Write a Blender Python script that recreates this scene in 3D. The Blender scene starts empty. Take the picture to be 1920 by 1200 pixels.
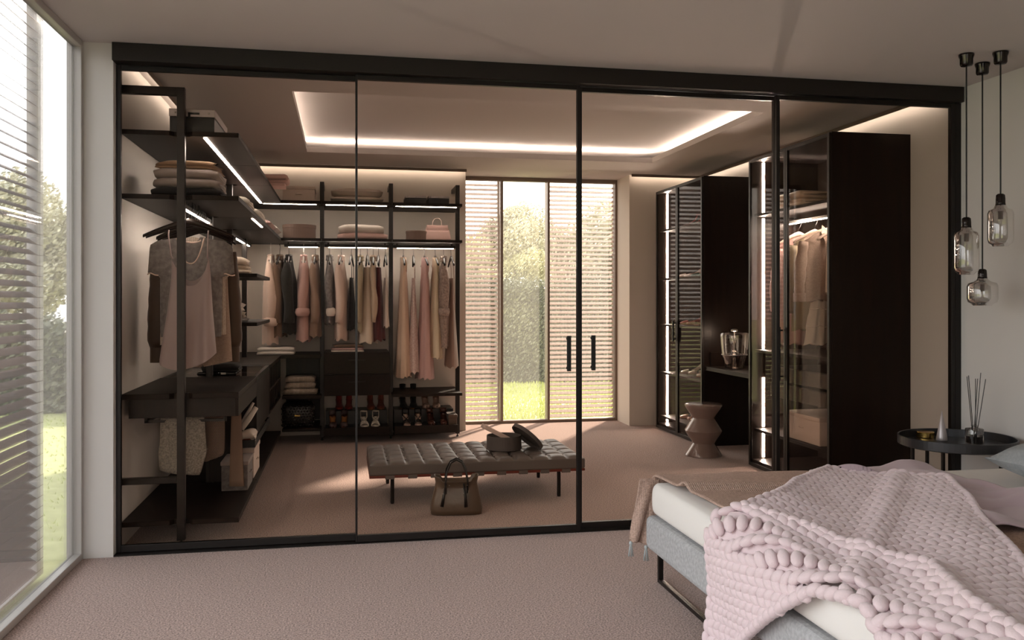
import bpy, math, random
from mathutils import Vector, Matrix, noise
sc = bpy.context.scene
col = sc.collection
R = random.Random(7)
PI = math.pi
# ------------------------------------------------------------------ camera
F, CX, CY, TH, H = 1626.0, 960.0, 563.0, math.atan2(315, 1626), 1.35
SN, CS = math.sin(TH), math.cos(TH)
cam = bpy.data.objects.new('camera', bpy.data.cameras.new('camera'))
col.objects.link(cam)
cam.location = (0, 0, H)
cam.rotation_euler = (PI/2, 0, -TH)
cam.data.sensor_width = 36
cam.data.lens = F*36/1920
cam.data.shift_y = -(600-CY)/1920
cam.data.clip_start = .05
sc.camera = cam
# ------------------------------------------------------------------ world, sun, exposure
w = bpy.data.worlds.new('World')
sc.world = w
w.use_nodes = True
nt = w.node_tree
nt.nodes.clear()
wo = nt.nodes.new('ShaderNodeOutputWorld')
bg = nt.nodes.new('ShaderNodeBackground')
tc = nt.nodes.new('ShaderNodeTexCoord')
sx = nt.nodes.new('ShaderNodeSeparateXYZ')
rp = nt.nodes.new('ShaderNodeValToRGB')
rp.color_ramp.elements[0].position = .46
rp.color_ramp.elements[0].color = (.36, .36, .36, 1)
rp.color_ramp.elements[1].position = .52
rp.color_ramp.elements[1].color = (.98, .99, 1, 1)
e = rp.color_ramp.elements.new(1)
e.color = (.82, .91, 1, 1)
mp = nt.nodes.new('ShaderNodeMath')
mp.operation = 'MULTIPLY_ADD'
mp.inputs[1].default_value = .5
mp.inputs[2].default_value = .5
nt.links.new(tc.outputs['Generated'], sx.inputs[0])
nt.links.new(sx.outputs['Z'], mp.inputs[0])
nt.links.new(mp.outputs[0], rp.inputs[0])
nt.links.new(rp.outputs[0], bg.inputs[0])
bg.inputs[1].default_value = 3.6
nt.links.new(bg.outputs[0], wo.inputs[0])
sd = bpy.data.lights.new('sun', 'SUN')
sd.energy = 12
sd.angle = math.radians(3.5)
sd.color = (1, .93, .82)
sun = bpy.data.objects.new('sun', sd)
col.objects.link(sun)
sun.rotation_euler = Vector((-.55*.81, -.83*.81, -.59)).to_track_quat('-Z', 'Y').to_euler()
sun.location = (6, 14, 8)
sc.view_settings.view_transform = 'Standard'
sc.view_settings.look = 'None'
sc.view_settings.gamma = 1
sc.view_settings.use_curve_mapping = False
sc.view_settings.exposure = 0.26
sc.cycles.transparent_max_bounces = 32
sc.cycles.max_bounces = 9
sc.cycles.diffuse_bounces = 5
sc.cycles.sample_clamp_indirect = 6
sc.cycles.use_denoising = True


def portal(name, loc, rot, sx_, sy_):
    d = bpy.data.lights.new(name, 'AREA')
    d.shape = 'RECTANGLE'
    d.size = sx_
    d.size_y = sy_
    d.cycles.is_portal = True
    o = bpy.data.objects.new(name, d)
    col.objects.link(o)
    o.location = loc
    o.rotation_euler = rot
    return o


portal('portal_left', (-1.42, 2.55, 1.35), (0, -PI/2, 0), 2.6, 4.6)
portal('portal_front', (-.1, -2.4, 1.45), (PI/2, 0, 0), 2.1, 2.3)
portal('portal_rear', (2.13, 9.55, 1.35), (-PI/2, 0, 0), 1.7, 2.6)


# ------------------------------------------------------------------ pixel rays of the calibrated view
def ray(u, v):
    a = (u-CX)/F
    b = -(v-CY)/F
    return (a*CS+SN, -a*SN+CS, b)


def onZ(u, v, Z):
    d = ray(u, v)
    t = (Z-H)/d[2]
    return Vector((d[0]*t, d[1]*t, Z))


def onX(u, v, X):
    d = ray(u, v)
    t = X/d[0]
    return Vector((X, d[1]*t, H+d[2]*t))


def onY(u, v, Y):
    d = ray(u, v)
    t = Y/d[1]
    return Vector((d[0]*t, Y, H+d[2]*t))


# ------------------------------------------------------------------ materials
def lin(c):
    return tuple(((x/255)/12.92 if x/255 <= .04045 else ((x/255+.055)/1.055)**2.4) for x in c)+(1,)


def mat(name, c, rough=.6, metal=0, bump=None, var=None, spec=.5, kind=None, coat=0, sheen=0, emit=None):
    m = bpy.data.materials.new(name)
    m.use_nodes = True
    N, L = m.node_tree.nodes, m.node_tree.links
    b = N['Principled BSDF']
    b.inputs['Base Color'].default_value = lin(c)
    b.inputs['Roughness'].default_value = rough
    b.inputs['Metallic'].default_value = metal
    b.inputs['Specular IOR Level'].default_value = spec
    b.inputs['Coat Weight'].default_value = coat
    b.inputs['Coat Roughness'].default_value = .1
    b.inputs['Sheen Weight'].default_value = sheen
    if emit:
        b.inputs['Emission Color'].default_value = lin(emit[0])
        b.inputs['Emission Strength'].default_value = emit[1]
    co = N.new('ShaderNodeTexCoord')
    if bump or var:
        mpn = N.new('ShaderNodeMapping')
        L.new(co.outputs['Object'], mpn.inputs[0])
        if kind == 'grain':
            mpn.inputs['Scale'].default_value = (9, 9, .6)
        if kind == 'grainy':
            mpn.inputs['Scale'].default_value = (9, .6, 9)
    if bump:
        sc_, st = bump
        if kind == 'weave' or kind == 'herring':
            w1 = N.new('ShaderNodeTexWave')
            w1.inputs['Scale'].default_value = sc_
            w2 = N.new('ShaderNodeTexWave')
            w2.bands_direction = 'Z'
            w2.inputs['Scale'].default_value = sc_
            for w_ in (w1, w2):
                w_.inputs['Distortion'].default_value = .6
                L.new(mpn.outputs[0], w_.inputs[0])
            n_ = N.new('ShaderNodeMath')
            n_.operation = 'MULTIPLY'
            L.new(w1.outputs['Fac'], n_.inputs[0])
            L.new(w2.outputs['Fac'], n_.inputs[1])
            src = n_.outputs[0]
        else:
            n_ = N.new('ShaderNodeTexNoise')
            n_.inputs['Scale'].default_value = sc_
            n_.inputs['Detail'].default_value = 3
            L.new(mpn.outputs[0], n_.inputs['Vector'])
            src = n_.outputs['Fac']
        bp = N.new('ShaderNodeBump')
        bp.inputs['Strength'].default_value = st
        bp.inputs['Distance'].default_value = .004
        L.new(src, bp.inputs['Height'])
        L.new(bp.outputs[0], b.inputs['Normal'])
    if var and kind == 'chev':
        sc_, c2, lo, hi = var
        sp = N.new('ShaderNodeSeparateXYZ')
        L.new(mpn.outputs[0], sp.inputs[0])
        pg = N.new('ShaderNodeMath')
        pg.operation = 'PINGPONG'
        pg.inputs[1].default_value = .011
        L.new(sp.outputs['X'], pg.inputs[0])
        ad = N.new('ShaderNodeMath')
        L.new(pg.outputs[0], ad.inputs[0])
        L.new(sp.outputs['Z'], ad.inputs[1])
        mu = N.new('ShaderNodeMath')
        mu.operation = 'MULTIPLY'
        mu.inputs[1].default_value = 760
        L.new(ad.outputs[0], mu.inputs[0])
        si = N.new('ShaderNodeMath')
        si.operation = 'SINE'
        L.new(mu.outputs[0], si.inputs[0])
        rr = N.new('ShaderNodeValToRGB')
        rr.color_ramp.elements[0].position = .3
        rr.color_ramp.elements[1].position = .6
        rr.color_ramp.elements[0].color = lin(c)
        rr.color_ramp.elements[1].color = lin(c2)
        L.new(si.outputs[0], rr.inputs[0])
        L.new(rr.outputs[0], b.inputs['Base Color'])
    elif var:
        sc_, c2, lo, hi = var
        if kind == 'check':
            n2 = N.new('ShaderNodeTexWave')
            n2.inputs['Scale'].default_value = sc_
            n2.inputs['Distortion'].default_value = 4
            n2.inputs['Detail Scale'].default_value = 3
        else:
            n2 = N.new('ShaderNodeTexNoise')
            n2.inputs['Scale'].default_value = sc_
            n2.inputs['Detail'].default_value = 4
        L.new(mpn.outputs[0], n2.inputs['Vector'])
        rr = N.new('ShaderNodeValToRGB')
        rr.color_ramp.elements[0].position = lo
        rr.color_ramp.elements[1].position = hi
        rr.color_ramp.elements[0].color = lin(c)
        rr.color_ramp.elements[1].color = lin(c2)
        L.new(n2.outputs['Fac'], rr.inputs[0])
        L.new(rr.outputs[0], b.inputs['Base Color'])
    return m


def glass(name, tint, refl=.04, fres=.35, rough=0.0, veil=0):
    m = bpy.data.materials.new(name)
    m.use_nodes = True
    N, L = m.node_tree.nodes, m.node_tree.links
    N.clear()
    o = N.new('ShaderNodeOutputMaterial')
    mx = N.new('ShaderNodeMixShader')
    t = N.new('ShaderNodeBsdfTransparent')
    g = N.new('ShaderNodeBsdfGlossy')
    lw = N.new('ShaderNodeLayerWeight')
    lw.inputs[0].default_value = fres
    ad = N.new('ShaderNodeMath')
    ad.operation = 'ADD'
    ad.use_clamp = True
    ad.inputs[1].default_value = refl
    ml = N.new('ShaderNodeMath')
    ml.operation = 'MULTIPLY'
    ml.inputs[1].default_value = .6
    t.inputs[0].default_value = tint+(1,)
    g.inputs['Roughness'].default_value = rough
    g.inputs['Color'].default_value = (.95, .93, .92, 1)
    L.new(lw.outputs['Fresnel'], ml.inputs[0])
    L.new(ml.outputs[0], ad.inputs[0])
    L.new(ad.outputs[0], mx.inputs[0])
    L.new(t.outputs[0], mx.inputs[1])
    L.new(g.outputs[0], mx.inputs[2])
    if veil:  # translucent share mixed in as a hazy veil over the view
        dm = N.new('ShaderNodeMixShader')
        dm.inputs[0].default_value = veil
        tl = N.new('ShaderNodeBsdfTranslucent')
        tl.inputs[0].default_value = (.9, .88, .84, 1)
        L.new(mx.outputs[0], dm.inputs[1])
        L.new(tl.outputs[0], dm.inputs[2])
        L.new(dm.outputs[0], o.inputs[0])
    else:
        L.new(mx.outputs[0], o.inputs[0])
    return m


M = dict(
    wall=mat('wall_paint', (212, 208, 204), .85, bump=(60, .03)),
    wall_d=mat('dressing_wall_paint', (222, 214, 204), .85, bump=(60, .03)),
    ceil=mat('ceiling_paint', (206, 200, 198), .9),
    carpet=mat('carpet_pile', (108, 84, 76), .98, bump=(130, .9), var=(130, (190, 160, 149), .36, .64), spec=.1, sheen=.3),
    black=mat('dark_anodised_frame', (27, 21, 18), .38, metal=.3),
    header=mat('dark_header', (31, 25, 21), .45, metal=.2),
    wood=mat('dark_stained_wood', (25, 17, 13), .36, bump=(5, .25), var=(3, (35, 24, 19), .35, .7), kind='grain', spec=.25),
    shelf=mat('dark_shelf_board', (28, 22, 18), .5, bump=(5, .15), var=(3, (38, 29, 25), .35, .7), kind='grainy', spec=.16),
    metalw=mat('pale_window_frame', (188, 184, 180), .4, metal=.3),
    gasket=mat('window_gasket', (50, 48, 46), .6),
    brownf=mat('bronze_window_frame', (128, 112, 102), .45, metal=.3),
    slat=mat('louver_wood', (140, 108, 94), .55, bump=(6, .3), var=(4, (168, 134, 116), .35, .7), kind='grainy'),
    slat_l=mat('louver_wood_shaded', (104, 80, 70), .6, bump=(6, .3), var=(4, (124, 98, 86), .35, .7), kind='grainy'),  # same louver wood, backlit shade put into the darker colour
    stile=mat('louver_stile', (198, 192, 188), .5),  # pale tone stands in for a whitish see-through band at the slat ends
    clear=glass('clear_glass', (.97, .965, .955), .01, .2, veil=.045),
    clear_l=glass('clear_pane_left', (.96, .955, .945), .01, .2, veil=.025),
    bronze=glass('bronze_glass', (.945, .90, .855), .0, .06),
    smoke=glass('smoked_door_glass', (.90, .87, .85), .015, .045),
    smoke_p=glass('smoked_lamp_glass', (.72, .70, .68), .05, .45),
    lampglass=glass('clear_lamp_glass', (.90, .88, .86), .10, .5),
    darkglass=glass('dark_lamp_glass', (.34, .30, .28), .06, .5),
    led2=mat('rail_led', (255, 250, 244), .5, emit=((255, 246, 236), 70)),
    led3=mat('cabinet_led', (255, 250, 244), .5, emit=((255, 246, 236), 170)),
    wash=mat('added_upper_wall_led', (255, 250, 244), .5, emit=((255, 240, 224), 9)),
    led=mat('led_diffuser', (255, 250, 244), .5, emit=((255, 246, 236), 34)),
    coveled=mat('cove_led', (255, 250, 244), .5, emit=((255, 244, 232), 50)),
    chrome=mat('polished_black_chrome', (60, 56, 54), .12, metal=.9),
    steel=mat('brushed_steel', (170, 165, 160), .3, metal=.9),
    brass=mat('brass', (206, 170, 96), .22, metal=1),
    white=mat('white_cotton', (232, 230, 228), .85, bump=(180, .12)),
    sheet=mat('mattress_ticking', (230, 226, 222), .9, bump=(260, .12)),
    greyup=mat('grey_upholstery', (158, 158, 160), .9, bump=(150, .5), var=(70, (180, 180, 182), .35, .65)),
    pillowg=mat('grey_linen', (158, 164, 168), .9, bump=(150, .5), kind='weave', var=(60, (176, 180, 182), .3, .7)),
    pinkknit=mat('pink_chunky_yarn', (220, 200, 204), .92, bump=(220, .25), sheen=.4),
    beige=mat('beige_knit', (188, 160, 146), .95, bump=(34, .6), kind='weave', var=(120, (164, 138, 124), .4, .65)),
    tablem=mat('dark_table_metal', (74, 74, 76), .32, metal=.75),
    mauve=mat('mauve_cotton', (190, 168, 176), .85, bump=(240, .12), sheen=.2),
    tassel=mat('pale_grey_tassel', (176, 184, 186), .9),
    leather=mat('grey_taupe_leather', (98, 89, 84), .42, bump=(140, .12)),
    mahog=mat('mahogany_rail', (110, 48, 36), .3, coat=.3),
    bagl=mat('olive_brown_leather', (80, 66, 54), .32, bump=(24, .5), var=(5, (102, 86, 72), .3, .7)),
    strap=mat('black_leather', (24, 22, 22), .35),
    stool=mat('taupe_glazed_ceramic', (128, 110, 104), .12, coat=.6),
    hatbox=mat('charcoal_taupe_card', (84, 76, 73), .7),
    tissue=mat('pale_pink_card', (206, 184, 174), .8),
    taupebox=mat('taupe_card', (132, 110, 99), .7),
    creambox=mat('cream_box', (222, 206, 194), .7),
    blackbox=mat('black_case', (14, 13, 13), .4),
    silver=mat('aluminium_lid', (176, 168, 168), .35, metal=.5),
    bulbw=mat('white_ceramic', (220, 212, 206), .3),
    grass=mat('lawn_soil', (150, 152, 100), .95, bump=(40, .8), var=(8, (172, 172, 120), .35, .65)),
    blade=mat('grass_blade', (176, 186, 104), .8),
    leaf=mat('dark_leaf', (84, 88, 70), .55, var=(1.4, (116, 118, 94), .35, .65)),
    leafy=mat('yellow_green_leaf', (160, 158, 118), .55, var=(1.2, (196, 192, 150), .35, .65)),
    leafp=mat('pale_leaf', (160, 158, 132), .6, var=(1.2, (198, 192, 166), .35, .65)),  # foliage paled in its colour to stand in for garden haze
    bark=mat('bark', (112, 98, 84), .9, bump=(20, .8)),
    concrete=mat('terrace_paving', (150, 146, 140), .85),
)


# ------------------------------------------------------------------ geometry
class MB:
    def __init__(s):
        s.v = []
        s.f = []

    def add(s, vs, fs):
        n = len(s.v)
        s.v += [tuple(p) for p in vs]
        s.f += [tuple(i+n for i in q) for q in fs]
        return s

    def box(s, x0, x1, y0, y1, z0, z1):
        return s.add([(x0, y0, z0), (x1, y0, z0), (x1, y1, z0), (x0, y1, z0), (x0, y0, z1), (x1, y0, z1), (x1, y1, z1), (x0, y1, z1)],
                     [(0, 3, 2, 1), (4, 5, 6, 7), (0, 1, 5, 4), (1, 2, 6, 5), (2, 3, 7, 6), (3, 0, 4, 7)])

    def loft(s, rings, cap=True, close=True):
        n = len(rings[0])
        vs = [p for r in rings for p in r]
        fs = []
        for i in range(len(rings)-1):
            for j in range(n if close else n-1):
                k = (j+1) % n
                fs.append((i*n+j, i*n+k, (i+1)*n+k, (i+1)*n+j))
        if cap:
            fs.append(tuple(range(n-1, -1, -1)))
            fs.append(tuple((len(rings)-1)*n+j for j in range(n)))
        return s.add(vs, fs)

    def lathe(s, prof, c=(0, 0, 0), n=28, cap=False):
        rings = [[(c[0]+r*math.cos(2*PI*j/n), c[1]+r*math.sin(2*PI*j/n), c[2]+z) for j in range(n)] for r, z in prof]
        return s.loft(rings, cap)

    def tube(s, path, r, n=8, cap=True, flat=1.0):
        path = [Vector(p) for p in path]
        rs = r if isinstance(r, (list, tuple)) else [r]*len(path)
        rings = []
        up = None
        for i, p in enumerate(path):
            t = (path[min(i+1, len(path)-1)]-path[max(i-1, 0)]).normalized()
            if up is None:
                up = Vector((0, 0, 1)) if abs(t.z) < .9 else Vector((0, 1, 0))
            a = t.cross(up)
            a = a.normalized() if a.length > 1e-6 else Vector((1, 0, 0))
            b = a.cross(t).normalized()
            up = b
            rings.append([p+a*math.cos(2*PI*j/n)*rs[i]+b*math.sin(2*PI*j/n)*rs[i]*flat for j in range(n)])
        return s.loft(rings, cap)

    def grid(s, fn, nu, nv):
        vs = [fn(i/nu, j/nv) for i in range(nu+1) for j in range(nv+1)]
        fs = [(i*(nv+1)+j, (i+1)*(nv+1)+j, (i+1)*(nv+1)+j+1, i*(nv+1)+j+1) for i in range(nu) for j in range(nv)]
        return s.add(vs, fs)

    def prism(s, poly, axis, a, b):
        def P(p, t):
            return {'x': (t, p[0], p[1]), 'y': (p[0], t, p[1]), 'z': (p[0], p[1], t)}[axis]
        return s.loft([[P(p, a) for p in poly], [P(p, b) for p in poly]], True)

    def ell(s, c, rx, ry, rz, nu=10, nv=7, mtx=None):
        vs = []
        for i in range(1, nv):
            ph = PI*i/nv
            for j in range(nu):
                th = 2*PI*j/nu
                vs.append(Vector((rx*math.sin(ph)*math.cos(th), ry*math.sin(ph)*math.sin(th), rz*math.cos(ph))))
        vs += [Vector((0, 0, rz)), Vector((0, 0, -rz))]
        if mtx:
            vs = [mtx @ p for p in vs]
        vs = [p+Vector(c) for p in vs]
        T, B = (nv-1)*nu, (nv-1)*nu+1
        fs = []
        for j in range(nu):
            k = (j+1) % nu
            fs.append((T, j, k))
            fs.append((B, (nv-2)*nu+k, (nv-2)*nu+j))
            for i in range(nv-2):
                fs.append((i*nu+j, (i+1)*nu+j, (i+1)*nu+k, i*nu+k))
        return s.add(vs, fs)

    def rot(s, m):
        s.v = [tuple(m @ Vector(p)) for p in s.v]
        return s

    def rbox(s, x0, x1, y0, y1, z0, z1, r=.02, n=3):
        # box with rounded vertical corners and soft top and bottom edges
        def ring(ins, z):
            pts = []
            rr = max(r-ins*.3, .001)
            for cx_, cy_, a0 in ((x1-r, y1-r, 0), (x0+r, y1-r, 90), (x0+r, y0+r, 180), (x1-r, y0+r, 270)):
                for k in range(n+1):
                    a = math.radians(a0+90*k/n)
                    pts.append((cx_+(rr-ins*.7)*math.cos(a), cy_+(rr-ins*.7)*math.sin(a), z))
            return pts
        q = min(r, (z1-z0)*.45)
        lv = [(q*(1-math.sin(a)), q*(1-math.cos(a))) for a in (0, PI/6, PI/3, PI/2)]
        rings = [ring(i_, z0+k) for i_, k in [(q*(1-math.sin(t)), q*(1-math.cos(t))) for t in (0.01, PI/6, PI/3, PI/2)]]
        rings += [ring(i_, z1-k) for i_, k in [(q*(1-math.sin(t)), q*(1-math.cos(t))) for t in (PI/2, PI/3, PI/6, 0.01)]]
        return s.loft(rings, True)


def W(o):
    v = Vector((0, 0, 0))
    while o:
        v += o.location
        o = o.parent
    return v


def tag(o, label=None, cat=None, group=None, kind=None):
    if label:
        o['label'] = label
    if cat:
        o['category'] = cat
    if group:
        o['group'] = group
    if kind:
        o['kind'] = kind
    return o


def obj(name, mb, m, parent=None, smooth=False, bevel=0, solid=0, label=None, sub=0):
    me = bpy.data.meshes.new(name)
    me.from_pydata(mb.v, [], mb.f)
    me.materials.append(M[m] if isinstance(m, str) else m)
    if smooth:
        me.polygons.foreach_set('use_smooth', [True]*len(me.polygons))
    me.update()
    o = bpy.data.objects.new(name, me)
    col.objects.link(o)
    if parent:
        o.parent = parent
        o.location = -W(parent)
    if solid:
        k = o.modifiers.new('s', 'SOLIDIFY')
        k.thickness = solid
    if bevel:
        k = o.modifiers.new('b', 'BEVEL')
        k.width = bevel
        k.segments = 2
        k.limit_method = 'ANGLE'
    if sub:
        k = o.modifiers.new('u', 'SUBSURF')
        k.levels = sub
        k.render_levels = sub
    if label:
        o['label'] = label
    return o


def thing(name, label, cat, loc=(0, 0, 0), group=None):
    o = bpy.data.objects.new(name, None)
    o.empty_display_size = .1
    col.objects.link(o)
    o.location = loc
    return tag(o, label, cat, group)


def struct(name, mb, m, parent=None, bevel=0, smooth=False):
    o = obj(name, mb, m, parent, bevel=bevel, smooth=smooth)
    if not parent:
        o['kind'] = 'structure'
    return o


def dup(root, loc, rz=0, label=None, group=None):
    r = root.copy()
    col.objects.link(r)
    r.location = loc
    r.rotation_euler = (0, 0, rz)
    if label:
        r['label'] = label
    if group:
        r['group'] = group
    for ch in list(root.children):
        c = ch.copy()
        col.objects.link(c)
        c.parent = r
        for g in list(ch.children):
            d = g.copy()
            col.objects.link(d)
            d.parent = c
    return r


def place(o, loc, rz=0):
    o.location = loc
    o.rotation_euler = (0, 0, rz)
    return o


def share(src, name, loc, parent):
    # another piece with the same mesh
    o = src.copy()
    o.name = name
    col.objects.link(o)
    o.parent = parent
    o.location = loc
    return o


B = lambda *a: MB().box(*a)
XL, XR, YG, YB, ZC = -1.19, 3.86, 4.91, 8.92, 2.70

# ------------------------------------------------------------------ room shell
struct('floor', B(-1.42, 4.0, -2.2, 9.45, -.08, 0), 'carpet')
struct('wall_right', B(XR, XR+.15, -2.2, 9.45, 0, 2.95), 'wall')
struct('wall_front', MB().box(-1.6, -1.15, -2.35, -2.2, 0, 2.95).box(.95, 4.0, -2.35, -2.2, 0, 2.95).box(-1.15, .95, -2.35, -2.2, 0, .3).box(-1.15, .95, -2.35, -2.2, 2.6, 2.95), 'wall')
wf = struct('window_3', MB().box(-1.148, -1.11, -2.30, -2.25, .302, 2.598).box(.91, .948, -2.30, -2.25, .302, 2.598).box(-1.11, .91, -2.30, -2.25, .302, .34).box(-1.11, .91, -2.30, -2.25, 2.56, 2.598), 'metalw')
obj('pane', B(-1.11, .91, -2.278, -2.272, .34, 2.56), 'clear_l', wf)
struct('wall_left', MB().box(-1.40, XL, 4.87, 9.45, 0, 2.95), 'wall')
struct('wall_left', MB().box(-1.55, -1.345, -2.2, .20, 0, 2.95), 'wall')
struct('wall_back', MB().box(XL, 1.238, YB, 9.45, 0, 2.95), 'wall_d')
struct('wall_back', MB().box(3.015, XR, YB, 9.45, 0, 2.95), 'wall_d')
ce = struct('ceiling', MB().box(-1.42, 4.0, -2.2, 4.87, ZC, ZC+.2), 'ceil')
# dressing room ceiling with a recessed light cove
cx0, cx1, cy0, cy1 = -.33, 2.97, 5.77, 8.10
c2 = MB()
c2.box(XL, XR, 4.87, cy0, ZC, ZC+.05).box(XL, XR, cy1, 9.45, ZC, ZC+.05)
c2.box(XL, cx0, cy0, cy1, ZC, ZC+.05).box(cx1, XR, cy0, cy1, ZC, ZC+.05)
c2.box(-1.42, 4.0, 4.87, 9.45, 2.84, 2.95)
struct('ceiling', c2, 'ceil')
for i, q in enumerate([(cx0-.19, cx0-.16, cy0-.05, cy1+.05), (cx1+.16, cx1+.19, cy0-.05, cy1+.05), (cx0-.05, cx1+.05, cy1+.16, cy1+.19), (cx0-.05, cx1+.05, cy0-.19, cy0-.16)]):
    s_ = thing('cove_light', ['led tape in the ceiling cove on the shelving side', 'led tape in the ceiling cove on the wardrobe side',
               'led tape in the ceiling cove nearest the garden window', 'led tape in the ceiling cove nearest the glass doors'][i], 'light', (q[0], q[2], ZC+.05))
    obj('channel', B(q[0]-.004, q[1]+.004, q[2], q[3], ZC+.0505, ZC+.056), 'silver', s_)
    obj('led_strip', B(q[0], q[1], q[2], q[3], ZC+.056, ZC+.06), 'coveled', s_)
t_ = MB().box(XL+.07, XL+.075, 5.0, YB-.07, ZC-.03, ZC-.001).box(XL+.07, 1.238, YB-.075, YB-.07, ZC-.03, ZC-.001)
t_.box(3.015, XR-.07, YB-.075, YB-.07, ZC-.03, ZC-.001).box(XR-.075, XR-.07, 5.0, YB-.07, ZC-.03, ZC-.001)
tr1 = struct('trim_1', t_, 'brownf')
obj('led_strip', MB().box(XL+.067, XL+.0698, 5.0, YB-.08, ZC-.022, ZC-.006).box(XL+.08, 1.23, YB-.0698, YB-.067, ZC-.022, ZC-.006)
    .box(3.03, XR-.08, YB-.0698, YB-.067, ZC-.022, ZC-.006).box(XR-.0698, XR-.067, 5.0, YB-.08, ZC-.022, ZC-.006), 'wash', tr1)  # unseen strip, added to help light the upper walls
struct('trim_2', B(XL, XR-.01, 4.84, 4.98, 2.605, ZC-.001), 'header', bevel=.002)
struct('trim_3', B(XL, XR, 4.875, 4.945, .0005, .006), 'black')

# left window ------------------------------------------------------
wl = struct('window_1', MB().box(-1.372, -1.335, 4.836, 4.869, .001, 2.699).box(-1.372, -1.335, .21, 4.836, .001, .036).box(-1.372, -1.335, .21, 4.836, 2.664, 2.699)
            .box(-1.372, -1.335, 2.1, 2.14, .036, 2.664).box(-1.372, -1.335, .21, .25, .036, 2.664), 'metalw', bevel=.003)
obj('gasket', MB().box(-1.380, -1.3725, 4.826, 4.84, .03, 2.67).box(-1.380, -1.3725, 2.14, 4.826, .028, .038).box(-1.380, -1.3725, 2.14, 4.826, 2.662, 2.672), 'gasket', wl)
obj('outer_frame', MB().box(-1.41, -1.381, 4.845, 4.869, .001, 2.699), 'metalw', wl)
obj('pane', B(-1.366, -1.360, 2.14, 4.836, .036, 2.664), 'clear_l', wl)
obj('pane', B(-1.366, -1.360, .25, 2.10, .036, 2.664), 'clear_l', wl)


def shutter(name, label, x0, x1, y0, y1, axis, pitch, ends, zr=(.02, 2.68)):
    # louvred shutter panel, each slat a piece
    t = thing(name, label, 'shutter', ((x0+x1)/2, (y0+y1)/2, zr[0]), 'louvred wooden shutters outside the windows')
    c = W(t)
    fr = MB()
    dth = .012
    if axis == 'x':
        fr.box(x0, x0+ends[0], y0+dth, y1, zr[0], zr[1]).box(x1-ends[1], x1, y0+dth, y1, zr[0], zr[1]).box(x0, x1, y0+dth, y1, zr[0]-.015, zr[0]).box(x0, x1, y0+dth, y1, zr[1], zr[1]+.015)
    else:
        fr.box(x0, x1-dth, y0, y0+ends[0], zr[0], zr[1]).box(x0, x1-dth, y1-ends[1], y1, zr[0], zr[1]).box(x0, x1-dth, y0, y1, zr[0]-.015, zr[0]).box(x0, x1-dth, y0, y1, zr[1], zr[1]+.015)
    obj('stile', fr, 'stile' if axis == 'y' else 'brownf', t)
    dpt = .040
    prof = [(-dpt/2, -.0155), (-dpt/2+.003, -.0105), (dpt/2, .0155), (dpt/2-.003, .0105)] if axis == 'x' else [(-dpt/2, .0145), (-dpt/2+.003, .0095), (dpt/2, -.0165), (dpt/2-.003, -.0115)]
    mb = MB()
    if axis == 'x':
        mb.prism(prof, 'x', x0-c.x+.004, x1-c.x-.004)
    else:
        mb.prism([(a, b) for a, b in prof], 'y', y0-c.y+.004, y1-c.y-.004)
    me = None
    z = zr[0]+pitch*.6
    first = None
    while z < zr[1]-.01:
        if first is None:
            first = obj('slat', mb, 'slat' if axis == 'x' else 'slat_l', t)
            first.location = (0, 0, z-c.z)
        else:
            share(first, 'slat', (0, 0, z-c.z), t)
        z += pitch
    return t


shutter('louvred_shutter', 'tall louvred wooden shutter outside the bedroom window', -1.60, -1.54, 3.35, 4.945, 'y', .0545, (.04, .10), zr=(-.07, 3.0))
# rear window ------------------------------------------------------
ww = MB().box(1.239, 3.0145, 9.34, 9.42, .001, .03).box(1.239, 3.0145, 9.34, 9.42, 2.66, 2.699)
for a, b_ in ((1.239, 1.262), (1.685, 1.712), (2.212, 2.236), (2.99, 3.0145)):
    ww.box(a, b_, 9.34, 9.42, .03, 2.66)
wr = struct('window_2', ww, 'brownf', bevel=.002)
for a, b_ in ((1.262, 1.685), (1.712, 2.212), (2.236, 2.99)):
    obj('pane', B(a, b_, 9.375, 9.381, .03, 2.66), 'clear', wr)
shutter('louvred_shutter', 'louvred wooden shutter left of the clear centre pane of the garden window', 1.25, 1.695, 9.47, 9.53, 'x', .0505, (.02, .02))
shutter('louvred_shutter', 'wide louvred wooden shutter right of the clear centre pane of the garden window', 2.225, 3.04, 9.47, 9.53, 'x', .0505, (.02, .02))

# ------------------------------------------------------------------ sliding glass doors
for i, (a, b_, y, sl, sr, hx) in enumerate([(-1.187, .072, 4.935, .022, .010, None), (.062, 1.352, 4.895, .012, .020, 1.276), (1.350, 2.618, 4.935, .022, .028, 1.434), (2.588, 3.82, 4.895, .022, .028, None)]):
    fr = MB().box(a, a+sl, y-.014, y+.014, .008, 2.602).box(b_-sr, b_, y-.014, y+.014, .008, 2.602)
    fr.box(a+sl, b_-sr, y-.014, y+.014, .008, .045).box(a+sl, b_-sr, y-.014, y+.014, 2.575, 2.602)
    d = struct('door_%d' % (i+1), fr, 'black', bevel=.002)
    obj('glass_pane', B(a+sl, b_-sr, y-.003, y+.003, .045, 2.575), 'bronze', d)
    if hx:
        obj('handle', MB().box(hx-.011, hx+.011, y-.05, y-.03, .94, 1.145).box(hx-.008, hx+.008, y-.03, y-.003, .95, .965).box(hx-.008, hx+.008, y-.03, y-.003, 1.12, 1.135), 'blackbox', d, bevel=.002)
struct('trim_4', B(3.82, XR, 4.88, 4.95, .001, 2.604), 'black')
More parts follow.
